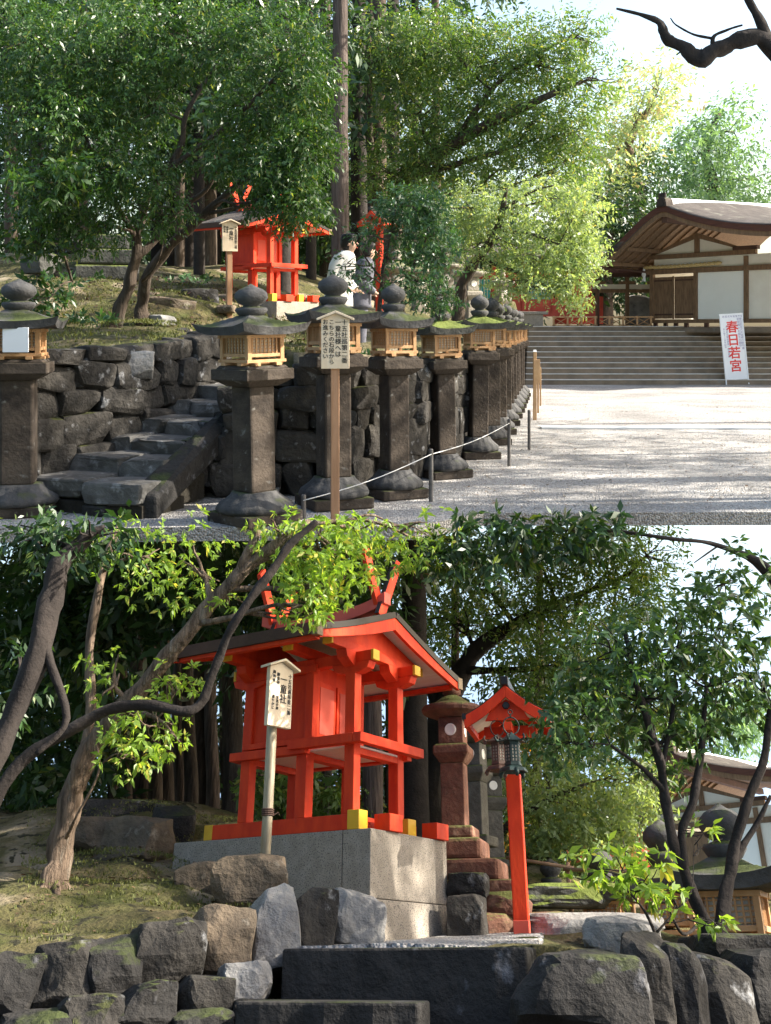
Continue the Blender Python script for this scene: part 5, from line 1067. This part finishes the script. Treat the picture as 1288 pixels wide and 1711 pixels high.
# ---- trees of the lower place
tree('leaning_tree', 'leaning tree with pale peeling trunk rooted in the moss, arching towards the shrine roof', 'tree',
 [[(86, 1494, 7.3, .088), (98, 1440, 7.3, .078), (112, 1370, 7.3, .072), (128, 1300, 7.25, .066), (155, 1245, 7.2, .062), (205, 1185, 7.1, .056), (270, 1108, 7.0, .052), (335, 1030, 6.9, .048), (395, 965, 6.8, .045), (450, 918, 6.75, .042), (520, 876, 6.7, .036)],
  [(388, 972, 6.8, .035), (412, 930, 6.75, .03), (430, 885, 6.7, .025)], [(130, 1320, 7.3, .04), (150, 1200, 7.3, .032), (152, 1060, 7.3, .03), (175, 940, 7.3, .026), (200, 880, 7.3, .02)], [(205, 1185, 7.1, .03), (262, 1200, 6.9, .012), (300, 1240, 6.8, .006)], [(110, 1400, 7.2, .012), (130, 1360, 7.0, .008), (165, 1290, 7.0, .008), (160, 1240, 7.0, .005)]],
 [(560, 925, 6.8, 80, 48, .35, 190), (600, 893, 6.9, 42, 26, .3, 60), (530, 975, 6.7, 55, 38, .25, 120), (505, 1012, 6.6, 28, 18, .15, 30), (470, 900, 6.8, 50, 30, .3, 60), (320, 950, 7.0, 60, 50, .4, 60), (300, 1150, 6.9, 30, 26, .2, 26), (245, 1215, 6.7, 55, 42, .25, 60), (215, 1260, 6.8, 30, 22, .2, 22), (240, 930, 7.1, 70, 45, .4, 80), (700, 905, 7.0, 50, 30, .3, 60), (390, 995, 6.9, 22, 16, .15, 14), (180, 1130, 7.0, 30, 50, .25, 22)],
 LF['bright'], M['barkpale'], 401, P2, dens=1.3, leaf=.050, per=8, twig=.10, droop=.25, twigs=6, bound=below, fan=True, bre=.006)
tree('crooked_tree', 'dark crooked branch sweeping under the leaning trunk and up past the shrine eave', 'tree',
 [[(-60, 1460, 6.5, .06), (20, 1290, 6.5, .036), (105, 1228, 6.45, .032), (180, 1186, 6.4, .030), (250, 1178, 6.35, .029), (310, 1190, 6.3, .027), (340, 1165, 6.3, .026), (365, 1100, 6.25, .025), (395, 1035, 6.2, .024), (445, 965, 6.2, .026), (490, 905, 6.2, .022), (530, 872, 6.2, .018)]],
 [], LF['mid'], M['barkdark'], 403, P2, bound=below)
tree('shaded_tree', 'thick dark trunk filling the corner beside the leaning tree', 'tree',
 [[(-90, 1500, 5.6, .07), (-40, 1330, 5.6, .060), (30, 1180, 5.6, .054), (76, 1040, 5.6, .062), (95, 960, 5.6, .055), (135, 905, 5.6, .04), (175, 882, 5.6, .02)], [(75, 1080, 5.6, .03), (110, 1200, 5.6, .02), (60, 1260, 5.6, .012)]],
 [(80, 905, 5.8, 70, 32, .3, 90), (160, 895, 5.6, 60, 22, .25, 60), (30, 1150, 5.9, 30, 80, .2, 40)], LF['dark'], M['barkdark'], 405, P2, leaf=.07, per=8, twig=.12, bound=below, bre=.006)
tree('branching_tree', 'slender branching tree with dark glossy leaves at the edge of the lower terrace', 'tree',
 [[(1165, 1690, 6.3, .07), (1190, 1600, 6.3, .055), (1175, 1535, 6.3, .035), (1142, 1455, 6.3, .029), (1118, 1380, 6.3, .027), (1108, 1300, 6.3, .024), (1090, 1230, 6.25, .024), (1065, 1150, 6.2, .018), (1045, 1060, 6.2, .012)], [(1190, 1600, 6.3, .04), (1212, 1500, 6.35, .034), (1225, 1430, 6.4, .031), (1245, 1350, 6.4, .027), (1275, 1270, 6.4, .022), (1290, 1180, 6.4, .02)],
  [(1142, 1455, 6.3, .026), (1140, 1390, 6.3, .022), (1160, 1330, 6.3, .024), (1172, 1250, 6.3, .018), (1180, 1150, 6.3, .012)], [(1108, 1320, 6.3, .018), (1075, 1285, 6.25, .012), (1020, 1245, 6.2, .008)], [(1104, 1290, 6.3, .016), (1122, 1200, 6.3, .012), (1130, 1100, 6.3, .008)], [(1225, 1440, 6.4, .022), (1262, 1380, 6.4, .015), (1288, 1330, 6.4, .01)],
  [(1170, 1540, 6.3, .010), (1140, 1560, 6.1, .008), (1110, 1500, 6.0, .005)]],
 [(1020, 1090, 6.2, 90, 60, .35, 150), (1110, 1070, 6.3, 80, 70, .4, 160), (1205, 1040, 6.4, 75, 60, .4, 160), (975, 1180, 6.2, 60, 50, .3, 110), (1075, 1170, 6.3, 75, 55, .3, 120), (1180, 1150, 6.4, 75, 60, .35, 140), (955, 1240, 6.15, 50, 40, .25, 80), (1250, 1130, 6.4, 50, 70, .3, 110), (1100, 1240, 6.3, 60, 30, .25, 50), (1225, 970, 6.5, 60, 35, .3, 60), (1180, 1225, 6.4, 50, 30, .25, 50)],
 LF['midglossy'], M['barkdark'], 407, P2, dens=.95, leaf=.058, per=8, twig=.11, droop=.35, twigs=10, bound=below, fan=True, bre=.005)
tree('young_shrub', 'spray of bright green palm shaped leaves in front of the lattice lanterns', 'shrub', [[(1110, 1640, 6.0, .010), (1095, 1560, 5.9, .008), (1060, 1500, 5.85, .006), (1010, 1460, 5.8, .004)], [(1095, 1560, 5.9, .006), (1150, 1500, 5.9, .004)]],
 [(1000, 1455, 5.8, 55, 30, .15, 20), (1070, 1475, 5.85, 60, 36, .2, 30), (1125, 1500, 5.9, 42, 26, .15, 14), (1175, 1390, 6.1, 44, 24, .15, 14), (1050, 1425, 5.9, 60, 30, .2, 18), (1190, 1540, 5.9, 32, 14, .1, 8)], LF['bright'], M['barkdark'], 409, P2, leaf=.062, per=7, twig=.02, droop=.25, fan=True, bound=below, bre=.003)
tree('pale_maple', 'pale sunlit maple spreading behind the lamp post', 'tree', [[(800, 1510, 14, .08), (815, 1440, 14, .06), (850, 1380, 13.8, .045), (910, 1340, 13.6, .03), (980, 1310, 13.5, .02)], [(815, 1440, 14, .04), (880, 1440, 13.6, .025), (950, 1430, 13.4, .012)]],
 [(900, 1390, 13.6, 60, 40, .6, 190), (965, 1350, 13.5, 70, 45, .7, 230), (1035, 1370, 13.4, 60, 45, .6, 200), (1000, 1420, 13.2, 60, 35, .6, 170), (910, 1300, 13.8, 60, 45, .7, 160), (1060, 1310, 13.6, 45, 35, .6, 110), (860, 1440, 13.6, 40, 28, .5, 80), (925, 1450, 13.2, 45, 25, .4, 90), (850, 1340, 14, 40, 40, .5, 60)], LF['light'], M['bark'], 411, P2, leaf=.075, per=9, twig=.22, droop=.1, asp=.42, twigs=7, bound=below)
tree('yellow_maple', 'small yellowing maple low behind the grey pedestal lanterns', 'tree', [[(815, 1500, 16, .04), (825, 1440, 16, .03), (835, 1400, 16, .02)]], [(830, 1400, 16, 35, 30, .5, 60), (855, 1250, 16.5, 30, 25, .5, 30), (835, 1440, 16, 30, 20, .4, 40)], LF['autumn'], M['bark'], 413, P2, leaf=.09, per=8, twig=.2)
tree('dark_evergreen', 'dark evergreen with long level limbs over the lamp post', 'tree', [[(720, 1440, 15, .26), (715, 1340, 15, .22), (735, 1220, 15, .17), (770, 1120, 14.8, .13), (830, 1060, 14.6, .09), (930, 1010, 14.4, .05), (1050, 960, 14.2, .025)], [(735, 1200, 15, .09), (700, 1060, 15, .07), (690, 940, 15, .05)], [(770, 1120, 14.8, .06), (850, 1120, 14.5, .04), (960, 1110, 14.2, .02)]],
 [(700, 940, 14.6, 75, 45, .8, 200), (800, 950, 14.4, 85, 50, .8, 300), (900, 930, 14.2, 85, 50, .8, 320), (1000, 920, 14.2, 80, 45, .8, 280), (1085, 925, 14, 55, 45, .7, 170), (760, 1040, 14.6, 70, 40, .7, 150), (870, 1030, 14.4, 80, 45, .7, 230), (980, 1010, 14.2, 80, 50, .7, 260), (1080, 1000, 14, 50, 45, .7, 140), (900, 1120, 14.2, 70, 45, .7, 180), (1000, 1120, 14, 70, 45, .7, 200), (1080, 1200, 14, 70, 60, .7, 200), (880, 1210, 14.2, 60, 50, .7, 160), (960, 1220, 14, 60, 50, .7, 150), (680, 1090, 15, 50, 50, .6, 70)],
 LF['mid'], M['barkdark'], 415, P2, dens=1.3, leaf=.078, per=9, twig=.25, droop=.1, twigs=9, bound=below, bre=.02)
tree('overhanging_tree', 'tree with broad palm shaped dark leaves hanging into the top of the lower view', 'tree', [[(1420, 1500, 7.6, .09), (1340, 1100, 7.5, .07), (1290, 960, 7.4, .045), (1200, 912, 7.3, .016), (1120, 900, 7.2, .013), (1000, 885, 7.2, .012), (880, 890, 7.2, .006)], [(1200, 912, 7.3, .008), (1160, 940, 7.2, .004)]],
 [(800, 905, 7.1, 70, 38, .3, 80), (890, 900, 7.1, 80, 35, .3, 90), (1000, 890, 7.1, 70, 26, .3, 60), (740, 930, 7.1, 45, 35, .25, 40), (840, 960, 7.0, 60, 30, .25, 45)], LF['dark'], M['barkdark'], 417, P2, leaf=.085, per=8, twig=.06, droop=.3, fan=True, bound=below, bre=0)
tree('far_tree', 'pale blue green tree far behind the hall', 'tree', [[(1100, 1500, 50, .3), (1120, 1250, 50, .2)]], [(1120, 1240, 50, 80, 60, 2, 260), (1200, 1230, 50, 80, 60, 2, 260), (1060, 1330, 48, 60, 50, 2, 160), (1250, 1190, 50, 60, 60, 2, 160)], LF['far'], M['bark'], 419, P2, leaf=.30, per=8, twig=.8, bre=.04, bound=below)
t = cedar(P2, 622, 1440, 868, 11.5, .10, 'sunlit cedar trunk directly behind the shrine porch', None, 4)
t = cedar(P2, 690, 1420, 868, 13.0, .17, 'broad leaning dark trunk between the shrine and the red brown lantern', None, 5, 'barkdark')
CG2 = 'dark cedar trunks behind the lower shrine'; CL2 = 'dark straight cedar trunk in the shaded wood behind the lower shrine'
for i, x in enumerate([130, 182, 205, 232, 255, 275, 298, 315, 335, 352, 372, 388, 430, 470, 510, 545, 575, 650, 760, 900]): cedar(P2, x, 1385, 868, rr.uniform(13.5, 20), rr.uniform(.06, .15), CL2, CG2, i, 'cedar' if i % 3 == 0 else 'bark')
bl = [(tuple(P2(rr.uniform(40, 1000), rr.uniform(880, 1340), rr.uniform(19, 24))), (2.0, 1.2, 1.0), 190) for i in range(44)]
bl += [(tuple(P2(rr.uniform(40, 640), rr.uniform(870, 1120), rr.uniform(11, 13))), (.7, .5, .4), 60) for i in range(22)]
bl += [(tuple(P2(rr.uniform(-120, 110), rr.uniform(880, 1400), rr.uniform(12, 18))), (1.2, .8, 1.0), 170) for i in range(16)]
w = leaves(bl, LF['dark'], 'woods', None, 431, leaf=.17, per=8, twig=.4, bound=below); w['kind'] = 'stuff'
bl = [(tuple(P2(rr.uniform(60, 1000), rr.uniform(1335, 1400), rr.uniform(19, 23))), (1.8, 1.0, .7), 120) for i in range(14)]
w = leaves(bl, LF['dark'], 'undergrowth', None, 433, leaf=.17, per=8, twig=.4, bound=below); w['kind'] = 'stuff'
tree('fern_bush', 'tuft of strap leaves and stump bark behind the shrine posts', 'shrub', [], [(470, 1330, 11.5, 70, 45, .4, 160), (560, 1340, 11.6, 60, 40, .4, 120)], LF['mid'], M['bark'], 435, P2, leaf=.10, per=9, twig=.15)
# carry the lower place onto its slope
for o in TOPS[N_UPPER:]:
    o.matrix_world = T2 @ (Matrix.LocRotScale(o.location, o.rotation_euler, o.scale))
